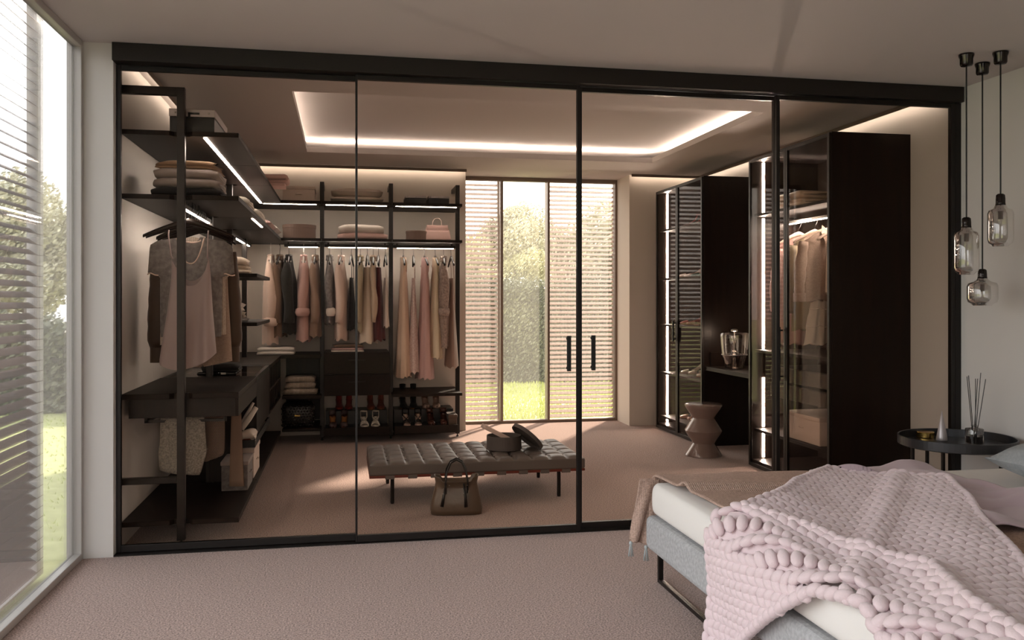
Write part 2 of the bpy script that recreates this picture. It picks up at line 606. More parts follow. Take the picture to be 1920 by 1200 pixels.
# ------------------------------------------------------------------ shelving on the left wall
SX = -.575
LY = [5.04, 6.06, 7.10, 8.12]
t = thing('shelving_unit', 'dark open shelving with lit shelves and hanging rail along the left wall behind the glass', 'shelving', (-.88, 6.6, 0))
PW = .042
for i, y in enumerate(LY):
    z1 = 2.52 if i == 0 else 2.44
    p = obj('post', B(-.88-PW/2, -.88+PW/2, y-.02, y+.02, .03, z1), 'black', t, bevel=.002)
    obj('foot', MB().lathe([(.012, 0.001), (.012, .012), (.006, .014), (.006, .03)], (-.88, y, 0), 10, True), 'blackbox', p)
    if i == 0:
        obj('wall_bracket', B(XL+.001, -.88-PW/2, y-.018, y+.018, 2.475, 2.52), 'black', t, bevel=.002)
        obj('wall_bracket', B(XL+.001, -.88-PW/2, y-.018, y+.018, .345, .38), 'black', t, bevel=.002)
    else:
        obj('wall_bracket', B(XL+.001, -.88-PW/2, y-.015, y+.015, 2.40, 2.44), 'black', t, bevel=.002)


def notch_shelf(x0, x1, y0, y1, z0, z1, side='y', m='shelf', parent=None, pc=-.88, n0=True, n1=True):
    # board whose ends are cut away round the posts
    w_ = .06
    if side == 'y':
        p = [(x0, y0), (pc-w_, y0)]
        if n0:
            p += [(pc-w_+.02, y0+.028), (pc+w_-.02, y0+.028)]
        p += [(pc+w_, y0), (x1, y0), (x1, y1), (pc+w_, y1)]
        if n1:
            p += [(pc+w_-.02, y1-.028), (pc-w_+.02, y1-.028)]
        p += [(pc-w_, y1), (x0, y1)]
    else:
        p = [(x0, y0), (x1, y0), (x1, pc-w_)]
        if n1:
            p += [(x1-.028, pc-w_+.02), (x1-.028, pc+w_-.02)]
        p += [(x1, pc+w_), (x1, y1), (x0, y1), (x0, pc+w_)]
        if n0:
            p += [(x0+.028, pc+w_-.02), (x0+.028, pc-w_+.02)]
        p += [(x0, pc-w_)]
    return obj('shelf', MB().prism(p, 'z', z0, z1), m, parent, bevel=.0015)


BY = [5.022, 6.055, 7.095, 8.30, 8.915]
for z in (2.28, 1.93):
    for i in range(4):
        y0, y1 = BY[i]+(.003 if i else 0), BY[i+1]-.003
        if i == 3:
            obj('shelf', B(XL+.002, SX, y0, y1, z-.026, z), 'shelf', t, bevel=.0015)
        else:
            notch_shelf(XL+.002, SX, y0, y1, z-.026, z, 'y', 'shelf', t, n1=(i < 2), n0=True)
        if z > 2:
            obj('light_strip', B(-.767, -.748, y0+.035, min(y1, 8.36)-.012, z-.030, z-.0265), 'led', t)
        elif i == 1:
            obj('light_strip', B(SX-.04, SX-.028, y0+.035, y1-.3, z-.030, z-.0265), 'led', t)
for y0, y1 in ((5.06, 6.04), (6.08, 7.08)):
    if y0 < 6:
        r_ = obj('hanging_rail', B(-.895, -.865, y0, y1, 1.862, 1.885), 'black', t, bevel=.002)
        obj('light_strip', B(-.887, -.873, y0+.03, y1-.02, 1.858, 1.8615), 'led2', r_)
r_ = obj('hanging_rail', B(-.895, -.865, 7.12, 8.58, 1.862, 1.885), 'black', t, bevel=.002)
obj('light_strip', B(-.887, -.873, 7.15, 8.08, 1.858, 1.8615), 'led2', r_)
obj('light_strip', B(-.887, -.873, 8.15, 8.50, 1.858, 1.8615), 'led2', r_)
for z in (1.53, 1.20):
    notch_shelf(XL+.002, SX, BY[1]+.003, BY[2]-.003, z-.024, z, 'y', 'shelf', t)
for i in range(3):
    notch_shelf(XL+.002, SX, BY[i]+.003, BY[i+1]-.003 if i < 2 else 8.29, .115, .142, 'y', 'shelf', t, n1=(i < 2))
obj('partition_panel', B(-.88, SX-.12, 6.032, 6.056, .143, .69), 'wood', t)

# drawer chest units hung in the run, worktop
t = thing('drawer_unit', 'dark low drawer unit hung in the near bay of the left shelving above the trousers', 'drawers', (-.88, 5.5, .70))
obj('body', B(XL+.03, SX-.02, 5.07, 6.036, .70, .807), 'wood', t, bevel=.002)
obj('drawer_front', B(SX-.019, SX-.002, 5.03, 6.05, .705, .806), 'shelf', t, bevel=.002)
obj('trouser_rail', MB().box(-1.10, -.66, 5.17, 5.19, .66, .675).box(-1.10, -1.08, 5.17, 5.9, .66, .675).box(-1.10, -1.085, 5.17, 5.185, .675, .70).box(-.675, -.66, 5.17, 5.185, .675, .70).box(-1.10, -1.085, 5.885, 5.90, .675, .70), 'black', t)
t = thing('worktop', 'dark wooden worktop running along the left shelving and round the corner', 'worktop', (-.88, 6.6, .81))
notch_shelf(XL+.002, SX, 5.022, 6.055, .808, .838, 'y', 'shelf', t)
tw = MB().box(XL+.002, -.90, 7.10, 8.915, .808, .838).box(-.90, SX, 7.14, 8.915, .808, .838).box(SX, -.215, 8.31, 8.915, .808, .838)
obj('corner_board', tw, 'shelf', t, bevel=.0015)
t = thing('drawer_unit', 'dark tall drawer unit with a glass-topped tray in the second bay of the left shelving', 'drawers', (-.88, 6.5, .45))
obj('body', B(XL+.03, SX-.02, 6.082, 7.075, .45, .79), 'wood', t, bevel=.002)
obj('drawer_front', B(SX-.019, SX-.002, 6.062, 7.085, .455, .80), 'shelf', t, bevel=.002)
obj('tray_rim', MB().box(XL+.01, SX-.002, 6.062, 6.092, .801, .838).box(XL+.01, SX-.002, 7.055, 7.085, .801, .838).box(XL+.01, XL+.04, 6.092, 7.055, .801, .838).box(SX-.032, SX-.002, 6.092, 7.055, .801, .838), 'black', t, bevel=.002)
obj('glass_top', B(XL+.04, SX-.032, 6.092, 7.055, .830, .836), 'smoke', t)
obj('divider', MB().box(-1.0, -.99, 6.092, 7.055, .80, .822).box(-.80, -.79, 6.092, 7.055, .80, .822).box(XL+.04, SX-.03, 6.55, 6.56, .80, .822), 'shelf', t)
t = thing('pull_out_tray', 'black shallow pull-out tray below the tall drawer unit, holding a scarf', 'tray', (-.85, 6.5, .40))
obj('tray_base', B(-.69, SX-.01, 5.94, 7.07, .385, .395), 'blackbox', t)
obj('tray_rim', MB().box(-.69, SX-.0, 5.93, 5.94, .38, .43).box(-.69, SX, 7.07, 7.08, .38, .43).box(SX-.01, SX, 5.94, 7.07, .38, .43).box(-.69, -.68, 5.94, 7.07, .38, .43), 'blackbox', t, bevel=.002)
obj('liner', B(-.675, SX-.02, 5.96, 7.04, .3955, .402), 'creambox', t)
t = thing('display_unit', 'dark pigeonhole unit with small bottles beyond the drawers on the left wall', 'cabinet', (-.85, 7.6, .45))
obj('case', MB().box(XL+.02, SX-.002, 7.115, 8.29, .45, .468).box(XL+.02, SX-.002, 7.115, 7.133, .468, .806).box(XL+.02, SX-.002, 8.272, 8.29, .468, .806).box(XL+.02, XL+.035, 7.133, 8.272, .468, .806), 'wood', t)
obj('middle_shelf', B(XL+.035, SX-.004, 7.133, 8.272, .625, .64), 'wood', t)
for k in range(3):
    obj('divider', B(XL+.035, SX-.006, 7.42+k*.285, 7.43+k*.285, .64, .806), 'wood', t)
    obj('divider', B(XL+.035, SX-.006, 7.42+k*.285, 7.43+k*.285, .468, .625), 'wood', t)
bot = [('amber bottle on the upper pigeonhole shelf of the left wall', 7.60, .6402, 'brass', .10), ('amber bottle on the floor of the pigeonhole unit', 7.22, .4682, 'brass', .09),
       ('small dark perfume bottle next to the lower amber bottle', 7.36, .4682, 'chrome', .10), ('small dark perfume bottle on the upper pigeonhole shelf', 7.30, .6402, 'chrome', .08),
       ('pale tall bottle deeper in the upper pigeonholes', 7.78, .6402, 'creambox', .12)]
for lb, y, z, m, hh in bot:
    b_ = thing('perfume_bottle', lb, 'bottle', (SX-.06, y, z))
    obj('flask', MB().rbox(SX-.085, SX-.035, y-.02, y+.02, z, z+hh, .008, 2), m, b_, smooth=True)
    obj('stopper', MB().lathe([(.007, hh), (.007, hh+.008), (.012, hh+.01), (.012, hh+.03), (.004, hh+.034)], (SX-.06, y, z), 12, True), 'chrome', b_, smooth=True)

# ------------------------------------------------------------------ shelving on the back wall
t = thing('shelving_unit', 'dark open shelving with lit shelves and hanging rails on the back wall', 'shelving', (.45, 8.6, 0))
PX = [-.207, .45, 1.105]
for x in PX:
    p = obj('post', B(x-.02, x+.02, 8.53, 8.57, .03, 2.49), 'black', t, bevel=.002)
    obj('foot', MB().lathe([(.012, .001), (.012, .012), (.006, .014), (.006, .03)], (x, 8.55, 0), 10, True), 'blackbox', p)
    obj('wall_bracket', B(x-.018, x+.018, 8.57, YB-.002, 2.45, 2.49), 'black', t, bevel=.002)
ex = [SX, -.235+.028, .422+.028, 1.12]
for z in (2.28, 1.93):
    for i in range(3):
        a, b_ = (SX+.002 if i == 0 else PX[i-1]+.003), (PX[i]-.003 if i < 2 else PX[2]+.015)
        notch_shelf(a, b_, 8.30, 8.915, z-.026, z, 'x', 'shelf', t, pc=8.55, n0=i > 0, n1=True)
        a2 = -.74 if i == 0 else a+.035
        if z > 2:
            obj('light_strip', B(a2, b_-.045, 8.385, 8.394, z-.030, z-.0265), 'led', t)
for i in range(3):
    a, b_ = (-.56 if i == 0 else PX[i-1]+.021), PX[i]-.021
    r_ = obj('hanging_rail', B(a, b_, 8.535, 8.565, 1.862, 1.888), 'black', t, bevel=.002)
    obj('rail_hanger', MB().box(a+.03, a+.045, 8.54, 8.56, 1.888, 1.9035).box(b_-.045, b_-.03, 8.54, 8.56, 1.888, 1.9035), 'black', r_)
    obj('light_strip', B(a+.04, b_-.02, 8.5465, 8.5535, 1.857, 1.8615), 'led2', r_)
# corner bay shelves, shoe trays
notch_shelf(SX+.01, PX[0]-.003, 8.31, 8.915, .43, .458, 'x', 'shelf', t, pc=8.55, n0=False)
notch_shelf(SX+.01, PX[0]-.003, 8.31, 8.915, .125, .15, 'x', 'shelf', t, pc=8.55, n0=False)
obj('back_panel', B(SX+.01, PX[0]-.03, 8.88, 8.90, .16, .80), 'wood', t)
notch_shelf(PX[1]+.003, PX[2]+.015, 8.30, 8.915, .43, .458, 'x', 'shelf', t, pc=8.55)
for i in (0, 1):
    a, b_ = PX[i]+.024, PX[i+1]-.024
    tr = obj('shoe_tray', MB().box(a, b_, 8.33, 8.90, .075, .088).box(a, b_, 8.318, 8.33, .075, .150), 'shelf', t, bevel=.0015)
    obj('shoe_riser', MB().box(a+.01, b_-.01, 8.62, 8.90, .09, .27), 'blackbox', tr)
for i in (0, 1):
    pass
t = thing('drawer_unit', 'two-drawer dark chest in the middle bay of the back shelving', 'drawers', (.12, 8.6, .45))
a, b_ = PX[0]+.024, PX[1]-.024
obj('body', B(a, b_, 8.325, 8.90, .45, .855), 'wood', t, bevel=.002)
for z in (.452, .655):
    dr = obj('drawer', B(a, b_, 8.303, 8.3245, z, z+.197), 'shelf', t, bevel=.002)
    obj('handle', B(.04, .20, 8.292, 8.303, z+.125, z+.135), 'black', dr, bevel=.001)

# ------------------------------------------------------------------ wardrobes on the right wall
XF = 3.26


def glass_door(parent, y0, y1, z0, z1, hy=None, hz=None):
    s_ = .026
    d = obj('door', MB().box(XF-.02, XF, y0, y0+s_, z0, z1).box(XF-.02, XF, y1-s_, y1, z0, z1).box(XF-.02, XF, y0+s_, y1-s_, z0, z0+s_).box(XF-.02, XF, y0+s_, y1-s_, z1-s_, z1), 'black', parent, bevel=.0015)
    obj('glass_pane', B(XF-.013, XF-.008, y0+s_, y1-s_, z0+s_, z1-s_), 'smoke', d)
    if hy:
        obj('handle', MB().box(XF-.055, XF-.04, hy-.009, hy+.009, hz[0], hz[1]).box(XF-.04, XF-.02, hy-.006, hy+.006, hz[0]+.02, hz[0]+.032).box(XF-.04, XF-.02, hy-.006, hy+.006, hz[1]-.032, hz[1]-.02), 'blackbox', d, bevel=.001)
    return d


def wardrobe(label, y0, y1, shelves, mid, door_split, handles):
    t = thing('wardrobe', label, 'wardrobe', (3.56, (y0+y1)/2, 0))
    for a in (y0, y1-.022):
        obj('side_panel', B(XF+.001, XR-.002, a, a+.022, .001, 2.5), 'wood', t, bevel=.001)
    obj('top_panel', B(XF+.001, XR-.002, y0+.022, y1-.022, 2.478, 2.5), 'wood', t)
    obj('base_panel', B(XF+.001, XR-.002, y0+.022, y1-.022, .001, .06), 'wood', t)
    obj('back_panel', B(XR-.014, XR-.003, y0+.022, y1-.022, .06, 2.478), 'wood', t)
    for (a, b_, z) in shelves:
        obj('shelf', B(XF+.02, XR-.0145, a, b_, z-.022, z), 'shelf', t, bevel=.001)
    for a in mid:
        obj('partition', B(XF+.03, XR-.0145, a, a+.018, .0605, 2.4775), 'wood', t)
    ed = [y0, door_split, y1]
    for k in range(2):
        glass_door(t, ed[k]+.002, ed[k+1]-.002, .012, 2.492, *(handles[k] or ()))
    return t


t = wardrobe('tall dark wardrobe with glass doors beside the bedroom wall, shirts hanging inside', 5.38, 6.58,
             [(5.403, 6.557, 2.05), (5.403, 6.557, .95), (5.403, 6.557, .31)], [], 5.98, (None, (6.02, (.75, 1.15))))
rr = obj('hanging_rail', B(3.545, 3.57, 5.403, 6.557, 1.97, 1.99), 'steel', t)
obj('light_strip', B(3.55, 3.565, 5.41, 6.545, 1.965, 1.9698), 'led3', rr)
for z0, z1 in ((.07, .285), (.32, .72), (.955, 2.015), (2.045, 2.47)):
    obj('light_strip', B(3.35, 3.368, 6.553, 6.5575, z0, z1), 'led3', t)
for k in range(2):
    dr = obj('drawer', B(XF+.03, XR-.03, 5.41, 6.30, .60+k*.13, .71+k*.13), 'shelf', t, bevel=.001)
    obj('glass_front', B(XF+.022, XF+.028, 5.41, 6.30, .60+k*.13, .70+k*.13), 'smoke', dr)
t = wardrobe('dark glass-fronted shoe cabinet with lit shelves against the far right corner', 7.52, 8.72,
             [(7.543, 8.697, z) for z in (.14, .60, 1.10, 1.58, 2.09)], [], 8.14, (None, (8.165, (.94, 1.15))))
for z0, z1 in ((.062, .115), (.145, .575), (.605, 1.075), (1.105, 1.555), (1.585, 2.065), (2.095, 2.47)):
    obj('light_strip', B(3.35, 3.366, 8.693, 8.6975, z0, z1), 'led3', t)
t = thing('vanity_shelf', 'dark dressing shelf spanning between the two wardrobes, glass lamp on it', 'shelf', (3.56, 7.05, .70))
obj('top', B(XF+.01, XR-.005, 6.582, 7.518, .705, .742), 'shelf', t, bevel=.0015)
obj('upstand', B(XF+.06, XR-.005, 7.495, 7.518, .7425, .87), 'wood', t)
obj('back_board', B(XR-.02, XR-.002, 6.582, 7.494, .7425, .87), 'wood', t)
obj('bracket', B(XF+.06, XR-.02, 6.582, 6.60, .62, .7045), 'wood', t)
# ------------------------------------------------------------------ soft goods and boxes


def cloth_mat(name, c, c2=None, sc_=9, rough=.9, bump=(160, .25), kind=None):
    return mat(name, c, rough, bump=bump, var=(sc_, c2, .35, .65) if c2 else None, kind=kind, sheen=.15)


C = dict(
    peach=cloth_mat('peach_cotton', (216, 190, 174)), brown=cloth_mat('brown_wool', (112, 88, 70)), brownd=cloth_mat('dark_brown_satin', (78, 58, 44), bump=None, rough=.6),
    blk=cloth_mat('black_olive_cloth', (34, 31, 26)), pink=cloth_mat('dusty_pink_knit', (198, 160, 152), bump=(60, .6)), taupe=cloth_mat('taupe_satin', (150, 124, 106), rough=.6, bump=None),
    greyt=cloth_mat('grey_jersey', (112, 106, 104), (138, 132, 130), 40), pale=cloth_mat('pale_blush_cotton', (220, 196, 182)), khaki=cloth_mat('khaki_linen', (168, 154, 128)),
    cream=cloth_mat('cream_silk', (222, 204, 184), rough=.6), beige=cloth_mat('beige_crepe', (190, 168, 146)), wine=cloth_mat('wine_velvet', (84, 28, 30)),
    ivory=cloth_mat('ivory_cotton', (226, 214, 202)), apricot=cloth_mat('apricot_chiffon', (224, 196, 174)), lace=cloth_mat('pink_lace', (200, 174, 168), (226, 208, 202), 60, bump=(80, 1)),
    rose=cloth_mat('rose_chiffon', (210, 174, 170)), butter=cloth_mat('butter_chiffon', (220, 204, 178)), glace=cloth_mat('grey_lace', (140, 122, 114), (180, 160, 150), 50, bump=(70, 1)),
    mocha=cloth_mat('mocha_satin', (146, 120, 106), rough=.5, bump=None), mauve=cloth_mat('mauve_satin', (168, 150, 150), rough=.5, bump=(14, .2)),
    tweed=cloth_mat('grey_tweed', (118, 112, 104), (158, 152, 142), 110, bump=(120, .5)), herr=cloth_mat('herringbone_wool', (62, 48, 42), (158, 138, 124), 42, kind='chev'),
    white=cloth_mat('white_linen', (228, 220, 210)), grey=cloth_mat('grey_wool', (170, 158, 154)), black=cloth_mat('black_wool', (22, 20, 20)), caramel=cloth_mat('caramel_scarf', (158, 128, 104)),
    oat=cloth_mat('oatmeal_wool', (160, 146, 130), (186, 172, 156), 70, bump=(60, .8)), pinkl=cloth_mat('pale_pink_linen', (216, 182, 174)), sheen=cloth_mat('taupe_herringbone', (164, 142, 128), (178, 156, 142), 90),
    striped=cloth_mat('greige_stripe', (206, 190, 176), (180, 164, 150), 30, kind='check'), rust=cloth_mat('rust_suede', (128, 62, 42), bump=(120, .4)),
    red=cloth_mat('red_suede', (132, 40, 32), bump=(120, .4)), green=cloth_mat('green_suede', (40, 92, 72), bump=(120, .4)), nude=mat('nude_leather', (206, 176, 160), .35), tan=mat('tan_leather', (190, 130, 80), .4),
    blackp=mat('black_patent', (18, 16, 16), .2), brownp=mat('brown_patent', (86, 52, 44), .18), whitep=mat('white_leather', (214, 208, 196), .4), mesh=mat('grey_mesh', (84, 66, 66), .5), silverp=mat('silver_leather', (186, 176, 170), .3, metal=.3))
M.update({'c_'+k: v for k, v in C.items()})


def folded(label, m, x, y, z, w_, d_, h_, cat='folded textile', group=None, layers=3, rz=0, name='folded_textile', jit=.004):
    # a folded cloth: one thick ribbon laid back and forth, open ends to one side, round folds to the other
    th = h_/layers
    rr = th*.5
    pts, k = [], 0
    prof = []
    w_, d_ = d_, w_
    for L_ in range(layers):
        zc = th*(L_+.5)
        xs = [(-w_/2+rr), -w_*.2, w_*.2, (w_/2-rr)]
        if L_ % 2:
            xs = xs[::-1]
        for q in xs:
            prof.append((q, zc))
        if L_ < layers-1:
            sgn = 1 if L_ % 2 == 0 else -1
            for a in (-45, 0, 45):
                prof.append((sgn*(w_/2-rr+rr*math.cos(math.radians(a))*.95), th*(L_+1)+rr*math.sin(math.radians(a))*.75))
    ph = R.random()*6

    def ringset(off):
        out = []
        n = len(prof)
        for i, (a, b_) in enumerate(prof):
            p0, p1 = prof[max(i-1, 0)], prof[min(i+1, n-1)]
            t_ = Vector((p1[0]-p0[0], p1[1]-p0[1]))
            t_ = t_.normalized() if t_.length > 0 else Vector((1, 0))
            out.append((a-t_.y*off, b_+t_.x*off))
        return out
    prof = [(a if layers % 2 else -a, b_) for a, b_ in prof]
    hh = rr*.93
    poly = ringset(hh)+ringset(-hh)[::-1]
    rings = []
    for q in range(9):
        yy = (q/8-.5)*d_
        e_ = 1-.25*(abs(q/8-.5)*2)**8
        rings.append([(yy+jit*math.sin(ph+a*30+b_*60), a*(1+.008*math.sin(ph+q)), max(.0, b_*e_*(1+.04*math.sin(ph*2+q*.9+a*9)))) for a, b_ in poly])
    o = obj(name, MB().loft(rings), 'c_'+m if 'c_'+m in M else m, smooth=True)
    place(o, (x, y, z+.001), rz)
    return tag(o, label, cat, group)


def pillow(label, m, x, y, z, w_, d_, h_, rz=0, group=None):
    def fn(s_):
        def f(u, v):
            a, b_ = 2*u-1, 2*v-1
            k = max(0, (1-abs(a)**3.2))*max(0, (1-abs(b_)**3.2))
            pin = 1-.10*(abs(a)**2)*(1-abs(b_)**2) - .0
            pin2 = 1-.10*(abs(b_)**2)*(1-abs(a)**2)
            return (a*w_/2*pin2, b_*d_/2*pin, s_*h_/2*(k**.45)*(1+.05*math.sin(a*7+b_*5)))
        return f
    mb = MB().grid(fn(1), 18, 14)
    n = MB().grid(fn(-1), 18, 14)
    mb.add(n.v, [q[::-1] for q in n.f])
    o = obj('pillow', mb, m, smooth=True)
    o.location = (x, y, z+h_/2+.001)
    o.rotation_euler = (0, 0, rz)
    return tag(o, label, 'pillow', group)


def lid_box(name, label, m, x0, x1, y0, y1, z, h_, lid='same', handle=True, cat='box', lidh=.03, face='y'):
    t = thing(name, label, cat, ((x0+x1)/2, (y0+y1)/2, z))
    z += .001
    obj('body', B(x0, x1, y0, y1, z, z+h_-lidh), m, t, bevel=.004)
    obj('lid', B(x0-.005, x1+.005, y0-.005, y1+.005, z+h_-lidh+.0005, z+h_), m if lid == 'same' else lid, t, bevel=.004)
    if handle:
        xm, ym, zm = (x0+x1)/2, (y0+y1)/2, z+(h_-lidh)*.6
        if face == 'y':
            obj('handle', MB().tube([(xm-.03, y0-.001, zm), (xm-.02, y0-.012, zm), (xm+.02, y0-.012, zm), (xm+.03, y0-.001, zm)], .004, 6), lid if lid != 'same' else m, t)
        else:
            s_ = 1 if face == 'x' else -1
            xf = x1 if s_ > 0 else x0
            obj('handle', MB().tube([(xf+s_*.001, ym-.03, zm), (xf+s_*.012, ym-.02, zm), (xf+s_*.012, ym+.02, zm), (xf+s_*.001, ym+.03, zm)], .004, 6), lid if lid != 'same' else m, t)
    return t


def round_box(name, label, m, x, y, z, r, h_):
    t = thing(name, label, 'hat box', (x, y, z))
    obj('body', MB().lathe([(0, .001), (r*.97, .001), (r*.97, h_*.76), (0, h_*.76)], (x, y, z), 40), m, t, smooth=False)
    obj('lid', MB().lathe([(0, h_), (r*.99, h_), (r, h_*.985), (r, h_*.77), (r*.975, h_*.765)], (x, y, z), 40), m, t)
    return t


# top left shelf
p = onY(315, 240, 5.10)
t = thing('flight_case', 'black equipment case with a silver lid on the top left shelf', 'case', (-.86, 5.35, 2.281))
x0, x1 = onY(318, 220, 5.10).x, onY(402, 220, 5.10).x
obj('body', B(x0, x1, 5.10, 5.62, 2.281, 2.375), 'blackbox', t, bevel=.003)
ld = obj('lid', B(x0-.004, x1+.004, 5.097, 5.624, 2.3755, 2.418), 'silver', t, bevel=.003)
obj('latch', MB().box((x0+x1)/2-.02, (x0+x1)/2+.04, 5.088, 5.097, 2.388, 2.398).box((x0+x1)/2-.02, (x0+x1)/2-.008, 5.088, 5.097, 2.365, 2.398), 'blackbox', t)
for x in (x0+.03, x1-.03):
    obj('rivet', MB().ell((x, 5.096, 2.397), .006, .003, .006), 'steel', ld)
t = thing('document_case', 'flat black case lying left of the silver-lidded case on the top shelf', 'case', (-1.07, 5.45, 2.281))
obj('body', B(-1.13, x0-.012, 5.30, 5.72, 2.281, 2.312), 'blackbox', t, bevel=.003)
obj('lid', B(-1.13, x0-.012, 5.30, 5.72, 2.3125, 2.327), 'blackbox', t, bevel=.003)

# rolled blanket at the edge of top shelf, bay 2/3
t = thing('rolled_blanket', 'grey rolled blanket at the edge of the top left shelf', 'blanket', (-.76, 6.75, 2.281))
sp = [(.055*k/26*math.cos(k*.55), .055*k/26*math.sin(k*.55)) for k in range(6, 27)]
mb = MB()
mb.loft([[(-.70-.0+a*1.3, yy, 2.345+b_) for a, b_ in ([(r_*math.cos(2*PI*j/24), r_*math.sin(2*PI*j/24)) for j in range(24)])] for yy, r_ in ((6.56, .045), (6.565, .058), (6.60, .062), (6.82, .062), (6.86, .058), (6.865, .03))])
obj('roll', mb, 'c_grey', t, smooth=True)
mb = MB().tube([(-.70+.055*k/40*1.3*math.cos(k*.45), 6.557, 2.345+.055*k/40*math.sin(k*.45)) for k in range(6, 40)], .005, 6)
obj('rolled_edge', mb, 'c_greyt', t, smooth=True)
folded('dusty pink folded shawl behind the grey roll on the top left shelf', 'pinkl', -.71, 7.4, 2.281, .26, .5, .10, rz=PI/2)

# second shelf (z 1.93)
zs = 1.931
for lb, m, hh, ww_, kk in (('black folded jumper at the bottom of the stack on the second left shelf', 'black', .058, .37, 0), ('lower grey folded jumper on the second left shelf', 'grey', .05, .35, 1),
                     ('upper grey folded jumper on the second left shelf', 'grey', .052, .345, 2), ('crumpled caramel scarf on top of the grey jumpers', 'caramel', .042, .30, 1)):
    folded(lb, m, -.875, 5.33, zs, ww_, .34, hh, layers=2 if m != 'caramel' else 3, jit=.004 if m != 'caramel' else .02)
    zs += hh+.002
folded('white folded sheets beside the stack of jumpers on the left shelf', 'white', -.70, 5.86, 1.931, .22, .30, .075, layers=3)
folded('long white folded throw further back along the second left shelf', 'white', -.66, 6.5, 1.931, .16, .50, .06, layers=2)
pillow('blush pillow lying lowest at the back of the second left shelf', 'c_pinkl', -.86, 7.60, 1.931, .56, .60, .10)
pillow('white pillow at the corner end of the second left shelf', 'c_white', -.84, 8.22, 1.931, .52, .56, .12)

# back wall, top shelf
lid_box('storage_box', 'cream storage box on the top back shelf by the corner', 'creambox', onY(530, 360, 8.42).x, onY(590, 360, 8.42).x, 8.42, 8.80, 2.281, .145, face='y')
xa = (onY(621, 360, 8.4).x+onY(718, 360, 8.4).x)/2
pillow('lower white pillow on the top shelf of the back wall', 'c_ivory', xa, 8.60, 2.281, .50, .38, .07)
pillow('upper white pillow on the top shelf of the back wall', 'c_ivory', xa, 8.60, 2.345, .49, .38, .085)
for u0, u1, lb in ((760, 800, 'left small black box with silver lid on the top back shelf'), (803, 843, 'right small black box with silver lid on the top back shelf')):
    t = thing('camera_case', lb, 'case', (onY(u0, 370, 8.42).x, 8.55, 2.281))
    a, b_ = onY(u0, 370, 8.42).x+.004, onY(u1, 370, 8.42).x-.004
    obj('body', B(a, b_, 8.42, 8.72, 2.282, 2.341), 'blackbox', t, bevel=.002)
    ld = obj('lid', B(a-.003, b_+.003, 8.417, 8.723, 2.3415, 2.363), 'silver', t, bevel=.002)
    for q in (a+.02, (a+b_)/2, b_-.02):
        obj('rivet', MB().ell((q, 8.416, 2.352), .005, .003, .005, 8, 5), 'steel', ld)
# back wall, second shelf
c = onY(561, 430, 8.50)
round_box('hat_box', 'large round taupe hat box on the second back shelf', 'taupebox', c.x, 8.52, 1.931, .158, .135)
c = onY(780, 436, 8.5)
round_box('hat_box', 'small round taupe hat box beside the pink bag', 'taupebox', c.x, 8.48, 1.931, .102, .092)
c = onY(680, 430, 8.45)
folded('pale pink folded quilt under the white one on the second back shelf', 'pinkl', c.x, 8.56, 1.931, .47, .36, .062, layers=2)
folded('white ribbed folded quilt topmost on the second back shelf', 'white', c.x-.015, 8.56, 1.994, .42, .34, .078, layers=2)
c = onY(820, 432, 8.5)
t = thing('pink_handbag', 'pale pink structured handbag at the right end of the back shelf', 'handbag', (c.x, 8.5, 1.931))
rg = []
for k, (hw, hd) in enumerate(((.125, .07), (.128, .072), (.12, .05), (.105, .02), (.102, .012))):
    zz = [1.932, 1.95, 2.02, 2.07, 2.085][k]
    rg.append([(c.x+a*hw, 8.52+b_*hd, zz) for a, b_ in ((-1, -1), (1, -1), (1, 1), (-1, 1))])
obj('body', MB().loft(rg), 'c_pinkl', t, bevel=.004)
obj('flap', MB().box(c.x-.106, c.x+.106, 8.478, 8.50, 2.035, 2.06).box(c.x-.104, c.x+.104, 8.486, 8.508, 2.062, 2.086), 'c_pinkl', t, bevel=.003)
obj('handle', MB().tube([(c.x-.045, 8.52, 2.085), (c.x-.042, 8.52, 2.13), (c.x-.02, 8.52, 2.155), (c.x+.02, 8.52, 2.155), (c.x+.042, 8.52, 2.13), (c.x+.045, 8.52, 2.085)], .004, 6), 'c_pale', t)

# worktop and small shelves
c = onY(517, 660, 8.42)
folded('lower white folded towel on the dark corner worktop', 'white', c.x, 8.52, .839, .335, .30, .033, layers=1)
folded('upper white folded towel on the dark corner worktop', 'white', c.x+.005, 8.52, .873, .33, .30, .036, layers=1)
c = onY(652, 655, 8.45)
for lb, m, ww_, dz in (('ivory folded top at the bottom of the pile on the chest', 'ivory', .30, 0), ('dusty pink folded top in the pile on the chest of drawers', 'rose', .29, .018), ('dark taupe folded jumper topmost on the chest of drawers', 'brown', .27, .040)):
    folded(lb, m, c.x, 8.55, .856+dz, ww_, .28, .017 if dz == 0 else .021 if dz < .03 else .03, layers=2, jit=.012)
c = onY(563, 735, 8.45)
for k, (ww_, pos) in enumerate(((.31, 'lowest'), (.28, 'middle'), (.27, 'topmost'))):
    folded('oatmeal knitted jumper, %s of the three on the corner shelf' % pos, 'oat', c.x, 8.54, .459+k*.058, ww_, .30, .056, layers=1, jit=.012, group='knitted jumpers on the corner shelf')
p = onY(465, 490, 6.14)
zs = 1.531
for lb, m, hh, ww_ in (('flat cream folded cloth under the thick quilt on the small shelf', 'cream', .03, .30), ('thick cream quilt folded on the small upper left shelf', 'cream', .085, .27)):
    folded(lb, m, -.79, 6.26, zs, ww_, .30, hh, layers=2 if hh < .05 else 3, jit=.01)
    zs += hh+.002
zs = 1.201
